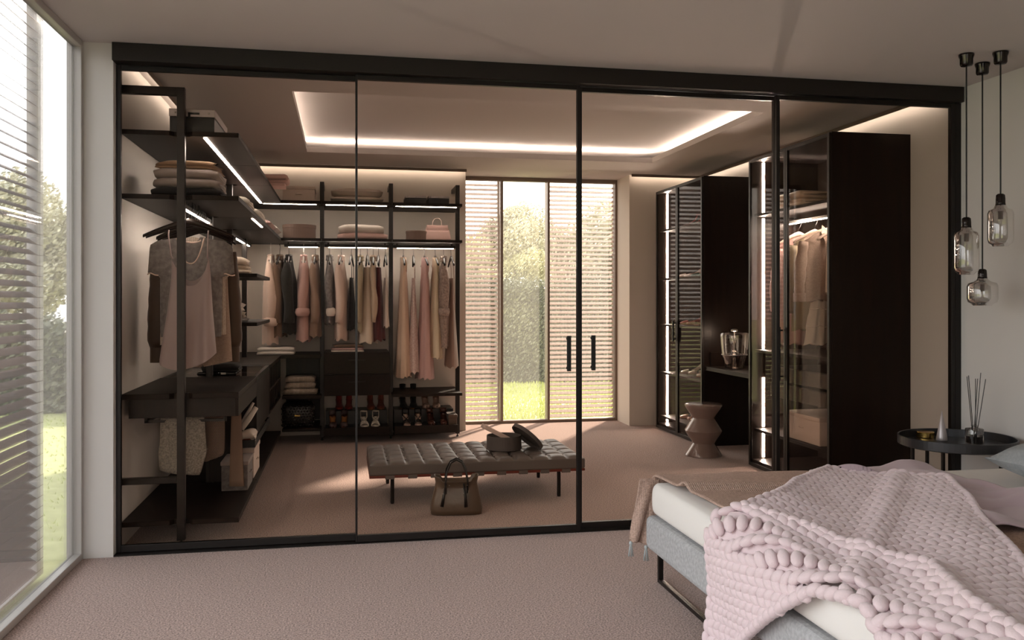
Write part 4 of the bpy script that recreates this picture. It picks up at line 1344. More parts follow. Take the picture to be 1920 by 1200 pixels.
# ------------------------------------------------------------------ shoes
def shoe(kind, m, hh=.085, L_=.23, m2='c_tan', acc='c_blackp'):
    # toe points to -y, heel at +y, one shoe at origin; parts returned as mesh specs
    out = []
    n = 14
    W_ = [.030, .032, .029, .026, .028, .035, .040, .038, .028, .010]
    ys = [L_/2-L_*k/9*1.0 for k in range(10)]

    def zs_(k):
        q = k/9
        return hh*(1-min(1, q/.62))**1.25 if q < .62 else 0.0
    up = {'pump': [.052, .050, .034, .026, .024, .026, .040, .036, .028, .016], 'sandal': [.004]*10, 'boot': [.06, .062, .062, .06, .056, .05, .044, .038, .030, .018]}[kind if kind in ('pump', 'sandal', 'boot') else 'pump']
    rings = []
    sole = []
    for k in range(10):
        z = zs_(k)+.006
        wv = W_[k]
        ring = []
        for j in range(n):
            a = PI*j/(n-1)
            ring.append((wv*math.cos(a)*(1 if up[k] > .02 else .98), ys[k], z+up[k]*(max(0, math.sin(a))**.6 if kind != 'pump' or 5 < k else (abs(math.cos(a))**.5 if up[k] > .01 else 0))))
        rings.append(ring)
        sole.append([(-wv*.92, ys[k], z-.006), (wv*.92, ys[k], z-.006), (wv*.92, ys[k], z), (-wv*.92, ys[k], z)])
    if kind == 'pump':
        # open shell: sides stand up, top line open at the instep, closed toe box
        mb = MB()
        R2 = []
        for k in range(10):
            z = zs_(k)+.006
            wv, h_ = W_[k], up[k]
            if k >= 6:
                R2.append([(wv*math.cos(PI*j/(n-1)), ys[k], z+h_*max(0, math.sin(PI*j/(n-1)))**.7) for j in range(n)])
            else:
                r1 = []
                for j in range(n):
                    q = j/(n-1)
                    # down the inside of the far wall, across the sole, up the near wall
                    if q < .5:
                        r1.append((wv*(1-.12*q), ys[k], z+h_*(1-2*q)))
                    else:
                        r1.append((-wv*(1-.12*(1-q)), ys[k], z+h_*(2*q-1)))
                R2.append(r1)
        mb.loft(R2[:6], cap=False, close=False)
        mb.loft(R2[6:], cap=False, close=False)
        back = MB()
        k0 = 0
        back.loft([[(W_[0]*math.cos(PI*j/8), ys[0]+.016*math.sin(PI*j/8), zs_(0)+z) for j in range(9)] for z in (.004, .03, .054)], cap=False, close=False)
        mb.add(back.v, back.f)
        out.append(('upper', mb, m, .0025))
        out.append(('insole', MB().loft([[(-w_*.9, y_, z_), (w_*.9, y_, z_), (w_*.9, y_, z_+.003), (-w_*.9, y_, z_+.003)] for w_, y_, z_ in [(W_[k], ys[k], zs_(k)+.007) for k in range(8)]]), m2, 0))
    elif kind == 'boot':
        out.append(('upper', MB().loft(rings[2:], cap=True, close=True), m, 0))
        sh = [[(.031*s_*math.cos(2*PI*j/16), ys[1]-.012+.042*s_*math.sin(2*PI*j/16), zs_(1)+z) for j in range(16)] for s_, z in ((.95, .01), (.9, .05), (.88, .09), (.98, .14), (1.02, .165))]
        out.append(('shaft', MB().loft(sh, cap=False), m, .003))
    else:
        st = MB()
        for k, h_ in ((7, .030), (6, .038), (5, .040)):
            st.tube([(W_[k]*math.cos(PI*j/8), ys[k], zs_(k)+.004+h_*math.sin(PI*j/8)) for j in range(9)], .0045, 6)
        st.tube([(-.036, ys[6], .01), (0, ys[5]+.01, .052), (.034, ys[4], .03)], .004, 6).tube([(.036, ys[6], .01), (0, ys[5]+.01, .052), (-.034, ys[4], .03)], .004, 6)
        zt = zs_(1)+.075
        st.tube([(.030*math.cos(2*PI*j/14), ys[1]-.01+.036*math.sin(2*PI*j/14), zt) for j in range(15)], .0045, 6)
        st.tube([(.028, ys[1], zs_(1)+.004), (.03, ys[1], zt)], .0045, 6).tube([(-.028, ys[1], zs_(1)+.004), (-.03, ys[1], zt)], .0045, 6)
        st.tube([(.0, ys[5]+.012, .052), (.03, ys[3], zs_(3)+.05), (.03, ys[2], zt)], .004, 6).tube([(.0, ys[5]+.012, .052), (-.03, ys[3], zs_(3)+.05), (-.03, ys[2], zt)], .004, 6)
        out.append(('strap', st, m, 0))
        out.append(('footbed', MB().loft([[(-w_*.9, y_, z_), (w_*.9, y_, z_), (w_*.9, y_, z_+.003), (-w_*.9, y_, z_+.003)] for w_, y_, z_ in [(W_[k], ys[k], zs_(k)+.006) for k in range(10)]]), m2, 0))
    out.append(('sole', MB().loft(sole), acc, 0))
    hr = .012 if kind != 'boot' else .024
    hw_ = .0045 if kind != 'boot' else .020
    out.append(('heel', MB().loft([[(r_*math.cos(2*PI*j/10)*1.0, yy+r_*math.sin(2*PI*j/10), z) for j in range(10)] for r_, yy, z in ((hw_, ys[0]-.008, .0), (hw_*1.05, ys[0]-.01, hh*.35), (hr*.8, ys[0]-.012, hh*.75), (hr*1.5, ys[0]-.016, hh+.003))]), acc, 0))
    return out


def pair(name, kind, labelbase, m, poss, rz, z, hh=.085, m2='c_tan', acc='c_blackp', L_=.23, scale=1, group=None):
    # poss: positions of the left and the right shoe
    spec = shoe(kind, m, hh, L_, m2, acc)
    t = thing(name, 'left '+labelbase, 'shoe', (0, 0, 0), group)
    for nm, mb, mm, so in spec:
        obj(nm, mb, mm, t, smooth=True, solid=so)
    p2 = dup(t, (0, 0, 0), 0, 'right '+labelbase)
    for o, p, s_ in ((t, poss[0], 1), (p2, poss[1], -1)):
        o.location = (p[0], p[1], z+.001)
        o.rotation_euler = (0, 0, rz+s_*.05)
    return t


def pxs(u0, u1, y):
    return [(px_(u0, y), y), (px_(u1, y), y)]


Z1, Z2 = .088, .27
pair('mesh_heel', 'pump', 'grey mesh high heel in the front row of the middle shoe tray', 'c_mesh', pxs(624, 645, 8.47), 0, Z1+.055, acc='c_brownp')
pair('white_heel', 'sandal', 'white strappy sandal in the front row of the middle shoe tray', 'c_whitep', pxs(683, 704, 8.47), 0, Z1+.055, m2='c_whitep', acc='c_whitep', hh=.07)
pair('red_boot', 'boot', 'laced red suede ankle boot at the back of the middle shoe tray', 'c_red', pxs(636, 654, 8.76), 0, Z2, acc='c_blackp', L_=.20)
pair('brown_boot', 'boot', 'rust brown ankle boot at the back of the middle shoe tray', 'c_rust', pxs(695, 714, 8.76), 0, Z2, acc='c_tan', L_=.20)
pair('strappy_heel', 'sandal', 'black and nude strappy heel in the front row of the right shoe tray', 'c_blackp', pxs(762, 784, 8.47), 0, Z1+.055, m2='c_nude', acc='c_nude')
pair('brown_pump', 'pump', 'brown patent court shoe in the front row of the right shoe tray', 'c_brownp', pxs(808, 832, 8.47), 0, Z1+.055, m2='c_brownp', acc='c_brownp')
pair('black_boot', 'boot', 'black suede boot at the back of the right shoe tray', 'c_black', pxs(756, 775, 8.76), 0, Z2, acc='c_tan', L_=.20)
pair('pink_court', 'pump', 'pale pink court shoe at the back of the right shoe tray', 'c_nude', pxs(798, 818, 8.76), 0, Z2, m2='c_nude', acc='c_nude', L_=.20)
lid_box('shoe_box', 'dark brown shoe box at the right end of the shoe tray', 'c_brownd', px_(836, 8.6), px_(851, 8.6), 8.36, 8.60, Z1+.002, .15, handle=False)
# inner floor for the front row: sloped plate
for i in (0, 1):
    a, b_ = PX[i]+.03, PX[i+1]-.03
    tr = [o for o in bpy.data.objects if o.name.startswith('shoe_tray')][i]
    obj('front_plinth', B(a, b_, 8.345, 8.60, .089, .142), 'blackbox', tr)

# shoes in the glass cabinet: toes to the room (-x), u from the photograph


def cab(u, v, z):
    p = onZ(u, v, z)
    return (min(max(p.x, 3.40), 3.70), min(max(p.y, 7.70), 8.58))


for nm, kd, lb, m, yy, z, hh, m2, acc in (
        ('red_sandal', 'sandal', 'red strappy heel on the top shelf of the shoe cabinet', 'c_red', (8.40, 8.28), 2.091, .08, 'c_red', 'c_red'),
        ('silver_sandal', 'sandal', 'silver strappy heel on the top shelf of the shoe cabinet', 'c_silverp', (8.02, 7.88), 2.091, .09, 'c_silverp', 'c_silverp'),
        ('nude_flat', 'pump', 'nude court shoe on the second shelf of the shoe cabinet', 'c_nude', (8.42, 8.30), 1.581, .04, 'c_nude', 'c_tan'),
        ('green_flat', 'pump', 'green suede court shoe on the second shelf of the shoe cabinet', 'c_green', (8.08, 7.95), 1.581, .05, 'c_green', 'c_green'),
        ('red_court', 'pump', 'red strapped court shoe on the middle shelf of the shoe cabinet', 'c_red', (8.36, 8.24), 1.101, .05, 'c_red', 'c_tan'),
        ('pale_sandal', 'sandal', 'red and cream sandal on the middle shelf of the shoe cabinet', 'c_red', (8.0, 7.86), 1.101, .06, 'c_whitep', 'c_tan'),
        ('white_court', 'pump', 'white court shoe on the fourth shelf of the shoe cabinet', 'c_whitep', (8.34, 8.20), .601, .09, 'c_whitep', 'c_whitep'),
        ('tan_court', 'pump', 'tan lined grey court shoe on the fourth shelf of the shoe cabinet', 'c_silverp', (7.94, 7.80), .601, .09, 'c_tan', 'c_tan'),
        ('nude_stiletto', 'pump', 'nude stiletto on the lowest shelf of the shoe cabinet', 'c_nude', (8.36, 8.22), .141, .12, 'c_nude', 'c_nude'),
        ('floral_sandal', 'sandal', 'black and white sandal on the lowest shelf of the shoe cabinet', 'c_blackp', (7.94, 7.80), .141, .08, 'c_whitep', 'c_blackp')):
    pair(nm, kd, lb, m, [(3.50, yy[0]), (3.52, yy[1])], -PI/2-.45, z, hh=hh, m2=m2, acc=acc, L_=.25)
# ------------------------------------------------------------------ bench
t = thing('tufted_bench', 'dark grey-brown tufted leather bench with four slim legs in the middle of the dressing room', 'bench', (.89, 6.11, 0))
bx0, bx1, by0, by1 = .165, 1.615, 5.72, 6.50
nx_, ny_ = 12, 5


def btop(u, v):
    a, b_ = u*nx_, v*ny_
    k = (abs(math.sin(PI*a))*abs(math.sin(PI*b_)))**.42
    edge = min(1, min(u, 1-u)*40)**.5*min(1, min(v, 1-v)*22)**.5
    seam = .006*min(1, abs(math.sin(PI*a))*3)
    return (bx0+(bx1-bx0)*u, by0+(by1-by0)*v, .270+edge*(.016*k+seam))


mb = MB().grid(btop, 144, 60)
obj('cushion', mb, 'leather', t, smooth=True)
sd_ = MB().loft([[(bx0+q, by0+q, z), (bx1-q, by0+q, z), (bx1-q, by1-q, z), (bx0+q, by1-q, z)] for q, z in ((.004, .204), (0, .212), (0, .262), (.002, .2705))], cap=False)
obj('cushion_border', sd_, 'leather', t)
btn = None
for i in range(1, nx_):
    for j in range(1, ny_):
        q = (bx0+(bx1-bx0)*i/nx_, by0+(by1-by0)*j/ny_, .2755)
        if btn is None:
            btn = obj('button', MB().ell((0, 0, 0), .008, .008, .004, 8, 5), 'leather', t, smooth=True)
            btn.location = Vector(q)-W(t)
        else:
            share(btn, 'button', Vector(q)-W(t), t)
obj('frame', MB().box(bx0-.003, bx1+.003, by0+.005, by0+.035, .185, .203).box(bx0-.003, bx1+.003, by1-.035, by1-.005, .185, .203).box(bx0-.003, bx0+.03, by0+.035, by1-.035, .185, .203).box(bx1-.03, bx1+.003, by0+.035, by1-.035, .185, .203), 'mahog', t, bevel=.003)
stp = None
for i in range(9):
    x = bx0+.10+i*(bx1-bx0-.26)/8
    if stp is None:
        stp = obj('strap', B(-.0, .06, by0+.002-6.11, by1-.002-6.11, .178, .1845).box(0, .06, by0+.001-6.11, by0+.0045-6.11, .178, .203), 'leather', t, bevel=.001)
        stp.location = (x-.89, 0, 0)
    else:
        share(stp, 'strap', (x-.89, 0, 0), t)
for x, y in ((.315, 5.80), (1.452, 5.80), (.315, 6.44), (1.452, 6.44)):
    obj('leg', MB().lathe([(.011, .001), (.013, .01), (.013, .184)], (x, y, 0), 14, True), 'black', t, smooth=False)

# hat box on the bench
c = onZ(942, 842, .292)
cx_, cy_ = c.x+.012, c.y
t = thing('hat_box', 'open round dark grey hat box standing on the bench', 'hat box', (cx_, cy_, .293))
obj('body', MB().lathe([(0, .294), (.122, .294), (.124, .300), (.124, .392), (.118, .392), (.116, .302), (0, .302)], (cx_, cy_, 0), 44), 'hatbox', t)
obj('base_band', MB().lathe([(.1242, .296), (.126, .297), (.126, .306), (.1242, .307)], (cx_, cy_, 0), 44), 'hatbox', t)
t = thing('pale_card_roll', 'pale pink folded card standing out of the hat box', 'card', (cx_-.06, cy_, .31))
mb = MB()
rings = []
for k in range(9):
    q = k/8
    p = Vector((cx_+.04-.20*q, cy_-.01+.02*q, .345+.105*q))
    hw_ = .038
    rings.append([p+Vector((.018*math.sin(PI*j/8)*.4, (j/8-.5)*2*hw_*1.1, .028*math.sin(PI*j/8))) for j in range(9)]+[p+Vector((0, (.5-j/8)*2*hw_, -.002)) for j in range(1, 8)])
obj('sheet', mb.loft(rings), 'tissue', t, smooth=True)
t = thing('round_lid', 'round dark grey lid with a small ring pull leaning on the hat box', 'lid', (cx_+.15, cy_, .36))
lm = Matrix.Translation((cx_+.167, cy_-.02, .378)) @ Matrix.Rotation(math.radians(43), 4, 'Y') @ Matrix.Rotation(math.radians(-12), 4, 'X')
obj('disc', MB().lathe([(0, .012), (.128, .012), (.130, .010), (.130, -.016), (.126, -.016), (.125, .006), (0, .006)], (0, 0, 0), 44).rot(lm), 'hatbox', t)
obj('ring_pull', MB().tube([(.016*math.cos(2*PI*k/14), 0.014*math.sin(2*PI*k/14), .014) for k in range(15)], .002, 6).lathe([(.008, .012), (.006, .017), (0, .018)], (0, 0, 0), 12).rot(lm), 'black', t, smooth=True)

# handbag on the floor
bxc, byc = .70, 5.47
t = thing('leather_tote', 'olive brown leather tote bag with black handles on the carpet in front of the bench', 'handbag', (bxc, byc, 0))
rm = Matrix.Translation((bxc, byc, 0)) @ Matrix.Rotation(-.10, 4, 'Z')
rings = []
prof = [(.130, .050, .001), (.158, .072, .006), (.162, .074, .035), (.150, .066, .10), (.135, .054, .16), (.128, .052, .20), (.136, .062, .226), (.138, .064, .232)]
for k, (a, b_, z) in enumerate(prof):
    rg = []
    for j in range(40):
        th = 2*PI*j/40
        cc, ss = math.cos(th), math.sin(th)
        sx_ = abs(cc)**.55*(1 if cc > 0 else -1)
        sy_ = abs(ss)**.55*(1 if ss > 0 else -1)
        wr_ = 1+.05*math.sin(5*th+k)*(1 if 2 < k < 7 else .2)-.10*(abs(cc) < .25)*(3 < k < 7)
        rg.append((sx_*a, sy_*b_*wr_, z+(.014*(abs(cc)**2)-.02*(abs(cc) < .5) if k > 5 else 0)))
    rings.append(rg)
mb = MB().loft(rings, cap=False)
mb.add(rings[0], [tuple(range(39, -1, -1))])
obj('body', mb.rot(rm), 'bagl', t, smooth=True, solid=-.004)
for s_ in (-1, 1):
    y0 = s_*.058
    pts = [(-.065, y0-.004*s_, .12), (-.070, y0+.004*s_, .20), (-.062, y0+s_*.0, .27), (-.035, y0*.6, .325), (0, y0*.5, .343), (.035, y0*.6, .325), (.062, y0, .27), (.070, y0+.004*s_, .20), (.065, y0-.004*s_, .12)]
    obj('handle', MB().tube(pts, .0062, 8).rot(rm), 'strap', t, smooth=True)
for sx_ in (-1, 1):
    pts = [(sx_*.065, -.066, .20), (sx_*.082, -.075, .12), (sx_*.092, -.082, .06)] if sx_ < 0 else [(.045, -.066, .20), (.055, -.078, .12), (.058, -.084, .055)]
    s2 = obj('side_strap', MB().tube(pts, [.006, .008, .011], 8, flat=.5).rot(rm), 'strap', t, smooth=True)
    for z, dx in ((.19, .02), (.17, -.012), (.155, .024), (.14, -.008)):
        x = pts[0][0]+(pts[2][0]-pts[0][0])*(.2-z)/.14+dx
        obj('stud', MB().ell((x, -.072-(.2-z)*.08, z), .0035, .003, .0035, 8, 5).rot(rm), 'steel', s2)

# stool
c = onZ(1331, 838, 0)
sc_x, sc_y = 3.075, 7.10
t = tag(obj('ceramic_stool', MB().lathe([(0, .452), (.150, .452), (.160, .446), (.161, .436), (.150, .410), (.098, .335), (.094, .328), (.098, .320), (.158, .228), (.161, .219), (.158, .210), (.098, .118), (.094, .110), (.098, .102), (.160, .010), (.160, .003), (.15, .001), (0, .001)], (0, 0, 0), 56), 'stool', smooth=True),
        'taupe glazed ceramic stool with zigzag profile beside the shoe cabinet', 'stool')
t.location = (sc_x, sc_y, 0)
k = t.modifiers.new('e', 'EDGE_SPLIT')
k.split_angle = math.radians(35)

# glass lamp on the vanity shelf
lx, ly, lz = 3.42, 7.22, .743
t = thing('glass_lamp', 'clear glass table lamp with a smoked lower bowl on the vanity shelf', 'lamp', (lx, ly, lz))
obj('smoked_bowl', MB().lathe([(0, .002), (.075, .002), (.080, .006), (.088, .05), (.100, .09), (.112, .118), (.113, .122)], (lx, ly, lz), 40), 'darkglass', t, smooth=True)
obj('band', MB().lathe([(.112, .120), (.115, .120), (.115, .126), (.112, .126)], (lx, ly, lz), 40), 'silver', t)
obj('clear_bell', MB().lathe([(.113, .127), (.120, .20), (.127, .29), (.124, .312), (.108, .324), (.06, .328), (.030, .330)], (lx, ly, lz), 40), 'lampglass', t, smooth=True)
obj('top_knob', MB().lathe([(.0, .352), (.022, .350), (.030, .342), (.030, .333), (.02, .329), (0, .329)], (lx, ly, lz), 24), 'steel', t, smooth=True)
obj('stem', MB().lathe([(.004, .01), (.004, .329)], (lx, ly, lz), 10), 'steel', t, smooth=True)
obj('inner_flask', MB().lathe([(0, .02), (.05, .02), (.055, .10), (.03, .14), (.018, .19), (.024, .25), (.012, .27)], (lx, ly, lz), 24), 'smoke_p', t, smooth=True)
pl = bpy.data.lights.new('vanity_glow', 'POINT')
pl.energy = 2.2
pl.color = (1, .82, .68)
pl.shadow_soft_size = .02
po = bpy.data.objects.new('vanity_glow', pl)
col.objects.link(po)
po.location = (lx, ly, lz+.30)

# ------------------------------------------------------------------ pendants
for lb, (u, v), vb, vs, vt, rr_, sh in (
        ('left smoked glass pendant, tall capsule hanging lower beside the glass doors', (1812, 103), 515, 427, 407, .0635, 'tall'),
        ('middle smoked glass pendant, short round one hanging lowest', (1842, 120), 573, 522, 504, .080, 'short'),
        ('right smoked glass pendant, tall capsule hanging highest', (1876, 99), 462, 385, 363, .0635, 'tall')):
    p = onZ(u, v, 2.695)
    zb, zs2, zt = onY(u, vb, p.y).z, onY(u, vs, p.y).z, onY(u, vt, p.y).z
    t = thing('pendant_lamp', lb, 'pendant lamp', (p.x, p.y, 2.699))
    obj('canopy', MB().lathe([(0, 2.698), (.040, 2.698), (.040, 2.69), (.034, 2.672), (.033, 2.642), (.028, 2.634), (.008, 2.632), (0, 2.63)], (p.x, p.y, 0), 28), 'chrome', t, smooth=True)
    obj('cord', MB().lathe([(.0042, zt), (.0042, 2.632)], (p.x, p.y, 0), 10), 'blackbox', t, smooth=True)
    obj('socket', MB().lathe([(0, zt), (.014, zt-.001), (.022, zt-.008), (.024, zt-.03), (.024, zs2+.012), (.026, zs2), (0, zs2-.002)], (p.x, p.y, 0), 24), 'chrome', t, smooth=True)
    hgt = zs2-zb
    q = .045 if sh == 'tall' else .045
    pr_ = [(.026, zs2), (.030, zs2-.008), (rr_*.55, zs2-.018), (rr_*.9, zs2-q*.6), (rr_, zs2-q), (rr_, zb+q*.9), (rr_*.93, zb+q*.45), (rr_*.74, zb+.012), (rr_*.62, zb+.003), (rr_*.60, zb)]
    obj('glass_shade', MB().lathe(pr_, (p.x, p.y, 0), 40), 'smoke_p', t, smooth=True)
    obj('inner_holder', MB().lathe([(0, zs2-.004), (.020, zs2-.006), (.020, zs2-.03), (.012, zs2-.034), (.012, max(zb+.05, zs2-.075)), (0, max(zb+.05, zs2-.075))], (p.x, p.y, 0), 16), 'steel', t, smooth=True)

# ------------------------------------------------------------------ side table and what stands on it
tx, ty = 3.522, 4.49
t = thing('side_table', 'round black metal tray table beside the bed against the glass door', 'table', (tx, ty, 0))
obj('tray', MB().lathe([(0, .497), (.305, .497), (.318, .503), (.318, .553), (.313, .555), (.309, .552), (.308, .507), (0, .507)], (tx, ty, 0), 72), 'tablem', t, smooth=False)
for a in (95, 150, 215, 335):
    x, y = tx+.235*math.cos(math.radians(a)), ty+.235*math.sin(math.radians(a))
    obj('leg', B(x-.008, x+.008, y-.008, y+.008, .016, .4965), 'black', t, bevel=.001)
obj('base_ring', MB().loft([[((r_)*math.cos(2*PI*j/48)+tx, (r_)*math.sin(2*PI*j/48)+ty, z) for r_, z in ((.225, .001), (.245, .001), (.245, .015), (.225, .015))] for j in range(49)], cap=False), 'black', t)
z = .508
c = onZ(1735, 820, z)
t = thing('brass_tin', 'small round brass tin on the tray table', 'tin', (c.x, c.y, z))
obj('body', MB().lathe([(0, .0005), (.050, .0005), (.051, .004), (.051, .020), (0, .020)], (c.x, c.y, z), 36), 'brass', t)
obj('lid', MB().lathe([(0, .036), (.050, .036), (.052, .033), (.052, .0205)], (c.x, c.y, z), 36), 'brass', t)
c = onZ(1766, 826, z)
o = obj('silver_cone', MB().lathe([(0, .0005), (.031, .0005), (.033, .003), (.0305, .02), (.0015, .178), (0, .180)], (c.x, c.y, z), 36), 'silver', smooth=True)
tag(o, 'brushed silver cone beside the brass tin on the tray table', 'ornament')
c = onZ(1827, 832, z)
t = thing('reed_diffuser', 'glass reed diffuser with dark sticks on the tray table', 'diffuser', (c.x, c.y, z))
obj('bottle', MB().lathe([(0, .001), (.047, .001), (.050, .004), (.050, .085), (.047, .090), (.018, .092), (.016, .096), (.016, .104), (.020, .108), (.014, .110)], (c.x, c.y, z), 36), 'smoke_p', t, smooth=True)
obj('oil', MB().lathe([(0, .006), (.044, .006), (.044, .045), (0, .045)], (c.x, c.y, z), 24), 'darkglass', t)
for k, (u, v) in enumerate(((1813, 706), (1816, 704), (1829, 710), (1833, 710), (1839, 699), (1848, 711))):
    e_ = onY(u, v, c.y+.02*((k % 3)-1))
    a = 2*PI*k/6
    obj('reed', MB().tube([(c.x-.018*math.cos(a)-(e_.x-c.x)*.10, c.y+.018*math.sin(a), z+.008), (c.x+(e_.x-c.x)*.28, c.y, z+.106), tuple(e_)], .0022, 6), 'blackbox', t)

# ------------------------------------------------------------------ bed
XB0, XB1, YB0, YB1 = 1.40, 3.80, 1.75, 3.92
t = thing('bed', 'low bed with a grey upholstered frame on black sled legs', 'bed', ((XB0+XB1)/2, 2.83, 0))
obj('bed_frame', MB().rbox(XB0, XB1, YB0, YB1, .175, .335, .03), 'greyup', t, smooth=False, bevel=.004)
for x in (XB0+.085, XB1-.3):
    obj('leg', MB().box(x-.012, x+.012, YB0+.15, 3.945, .001, .020).box(x-.012, x+.012, 3.925, 3.945, .020, .20).box(x-.012, x+.012, YB0+.15, YB0+.17, .020, .174).box(x-.012, x+.012, 3.905, 3.945, .185, .20), 'black', t, bevel=.002)
obj('headboard', MB().rbox(XB1+.001, XR-.005, YB0, YB1-.25, .175, .80, .02), 'greyup', t, bevel=.003)
mt = obj('mattress', MB().rbox(XB0+.012, XB1-.01, YB0+.02, YB1-.03, .337, .50, .045, 5), 'sheet', smooth=True, sub=1)
tag(mt, 'thick white mattress on the grey bed frame', 'mattress')

MT = .503


def bed_h(x, y, off=.004):
    # height of cloth lying on the bed, and where it goes once past the foot end or far side
    ex_ = XB0+.012-x
    ey_ = y-(YB1-.03)
    r = .03
    X, Y, Z = x, y, MT+off
    if ex_ > -r and ex_ > ey_:
        d = ex_+r
        if d < r*PI/2:
            X = XB0+.012+r-(r+off)*math.sin(d/r)
            Z = MT-r+(r+off)*math.cos(d/r)
        else:
            X = XB0+.012-off
            Z = MT-r-(d-r*PI/2)
    elif ey_ > -r:
        d = ey_+r
        if d < r*PI/2:
            Y = YB1-.03-r+(r+off)*math.sin(d/r)
            Z = MT-r+(r+off)*math.cos(d/r)
        else:
            Y = YB1-.03+off
            Z = MT-r-(d-r*PI/2)
    return Vector((X, Y, Z))


def inside(p, poly):
    c_ = False
    n = len(poly)
    for i in range(n):
        (x1, y1), (x2, y2) = poly[i], poly[(i+1) % n]
        if (y1 > p[1]) != (y2 > p[1]) and p[0] < (x2-x1)*(p[1]-y1)/(y2-y1)+x1:
            c_ = not c_
    return c_


def cloth_quad(name, label, cat, m, corners, nu, nv, off, ripple, thick=.006, group=None, tassels=None):
    (a, b_, c_, d_) = [Vector((p[0], p[1], 0)) for p in corners]

    def f(u, v):
        p = a*(1-u)*(1-v)+b_*u*(1-v)+c_*u*v+d_*(1-u)*v
        r_ = ripple(u, v, p)
        return bed_h(p.x, p.y, off+r_)
    o = obj(name, MB().grid(f, nu, nv), m, smooth=True, solid=thick)
    tag(o, label, cat, group)
    return o, f


# beige knitted throw across the foot end
N3 = noise.noise
poly = [(2.29, 3.80), (1.95, 3.50), (1.70, 3.20), (1.44, 3.06), (1.18, 3.12), (.945, 3.14), (1.05, 2.88), (1.24, 2.62), (1.40, 2.38), (1.42, 2.14), (1.33, 1.84), (1.25, 1.45), (1.60, 1.50), (1.84, 2.00), (2.04, 2.35), (2.24, 2.72), (2.42, 3.02), (2.60, 3.38), (2.48, 3.62)]


def rip1(u, v, p):
    r_ = .010+.010*math.sin(v*7+u*3)*.6+.012*N3(Vector((u*3, v*4, 1)))
    r_ += .030*math.exp(-((v-.50-.12*u)/.035)**2)*(1 if u < .8 else .3)
    r_ += .016*math.exp(-((v-.18)/.04)**2)*max(0, 1-u*1.3)
    return max(r_, .001)*(.2 if inside((p.x, p.y), poly) else 1)


bt = thing('beige_throw', 'beige knitted throw with tassels over the far corner of the bed', 'throw', (1.8, 3.6, MT))
o, f1 = cloth_quad('weave', None, None, 'beige', [(1.405, 4.17), (2.55, 4.08), (2.35, 3.1), (1.52, 3.02)], 70, 60, .006, rip1, .008)
o.parent = bt
o.location = -W(bt)
# corner flap hanging over the foot corner
mb = MB()


def flap(u, v):
    x = 1.405-.0+.13*u
    z = .508-.30*v-.02*u*v
    return (1.372+.10*u*(1-.2*v)-.035*v, YB1-.01+.022*math.sin(u*9+v*3)*v+.03*v-.03*u*v*0, z)


obj('corner_flap', mb.grid(flap, 14, 24), 'beige', bt, smooth=True, solid=.008)
for k in range(2):
    e_ = flap(.02+.85*k, 1)
    ts = MB()
    for j in range(12):
        a = j*.9
        ts.tube([(e_[0], e_[1], e_[2]-.004), (e_[0]+.006*math.cos(a), e_[1]+.006*math.sin(a), e_[2]-.03), (e_[0]+.012*math.cos(a), e_[1]+.012*math.sin(a), e_[2]-.075)], .0018, 4)
    ts.ell((e_[0], e_[1], e_[2]-.012), .009, .009, .011)
    obj('tassel', ts, 'tassel', bt, smooth=True)

# mauve sheet


def rip2(u, v, p):
    r_ = .020+.016*math.sin(u*10+v*6)+.012*math.sin(v*17-u*5)+.018*N3(Vector((u*3, v*5, 4)))
    r_ += .025*math.exp(-((v-.35-.25*u)/.05)**2)+.02*math.exp(-((v-.75+.1*u)/.04)**2)
    return max(r_, .012)*(.25 if inside((p.x, p.y), poly) else 1)


cloth_quad('mauve_blanket', 'dusty mauve cotton blanket crumpled across the middle of the bed', 'blanket', 'mauve', [(2.34, 3.84), (2.84, 3.88), (2.75, 2.66), (2.18, 2.70)], 70, 90, .010, rip2, .006)
cloth_quad('brown_throw', 'brown knitted throw showing beyond the mauve blanket near the front edge of the photo', 'throw', 'beige', [(2.15, 2.86), (2.72, 2.9), (2.6, 1.8), (1.9, 1.8)], 40, 40, .004, lambda u, v, p: .004+.006*math.sin(u*9+v*4)**2, .006)

# chunky knitted blanket: braided stitches on a draped lattice
ridge = [(1.44, 2.98), (1.56, 2.70), (1.62, 2.42), (1.66, 2.22), (1.55, 1.95), (1.50, 1.60)]


def segd(p, a, b_):
    a, b_, p = Vector(a), Vector(b_), Vector(p)
    d = b_-a
    q = max(0, min(1, (p-a).dot(d)/d.length_squared))
    return (p-a-d*q).length


def rip3(x, y):
    d = min(segd((x, y), ridge[i], ridge[i+1]) for i in range(len(ridge)-1))
    r_ = .030*math.exp(-(d/.045)**2)
    r_ += .018*math.sin(x*7-y*5)+.020*N3(Vector((x*3.2, y*3.2, 7)))
    r_ += .022*math.exp(-(((x-2.0)*.75+(y-2.95)*-.6)/.05)**2)
    r_ += .028*math.exp(-(((x-1.30)*.9+(y-2.30)*.15)/.10)**2)*math.exp(-((y-2.35)/.18)**2)
    return max(r_+.022, .004)


def surf(x, y, off=.028):
    r_ = rip3(x, y)
    return bed_h(x, y, off+r_)


kn = thing('chunky_blanket', 'pale pink chunky hand-knitted blanket spread over the foot of the bed', 'blanket', (1.7, 2.7, MT))
mb = MB()
ang = math.radians(-80)
d1 = Vector((math.cos(ang), math.sin(ang)))
d2 = Vector((-d1.y, d1.x))
pa, pb = .050, .031
o0 = Vector((1.6, 2.6))


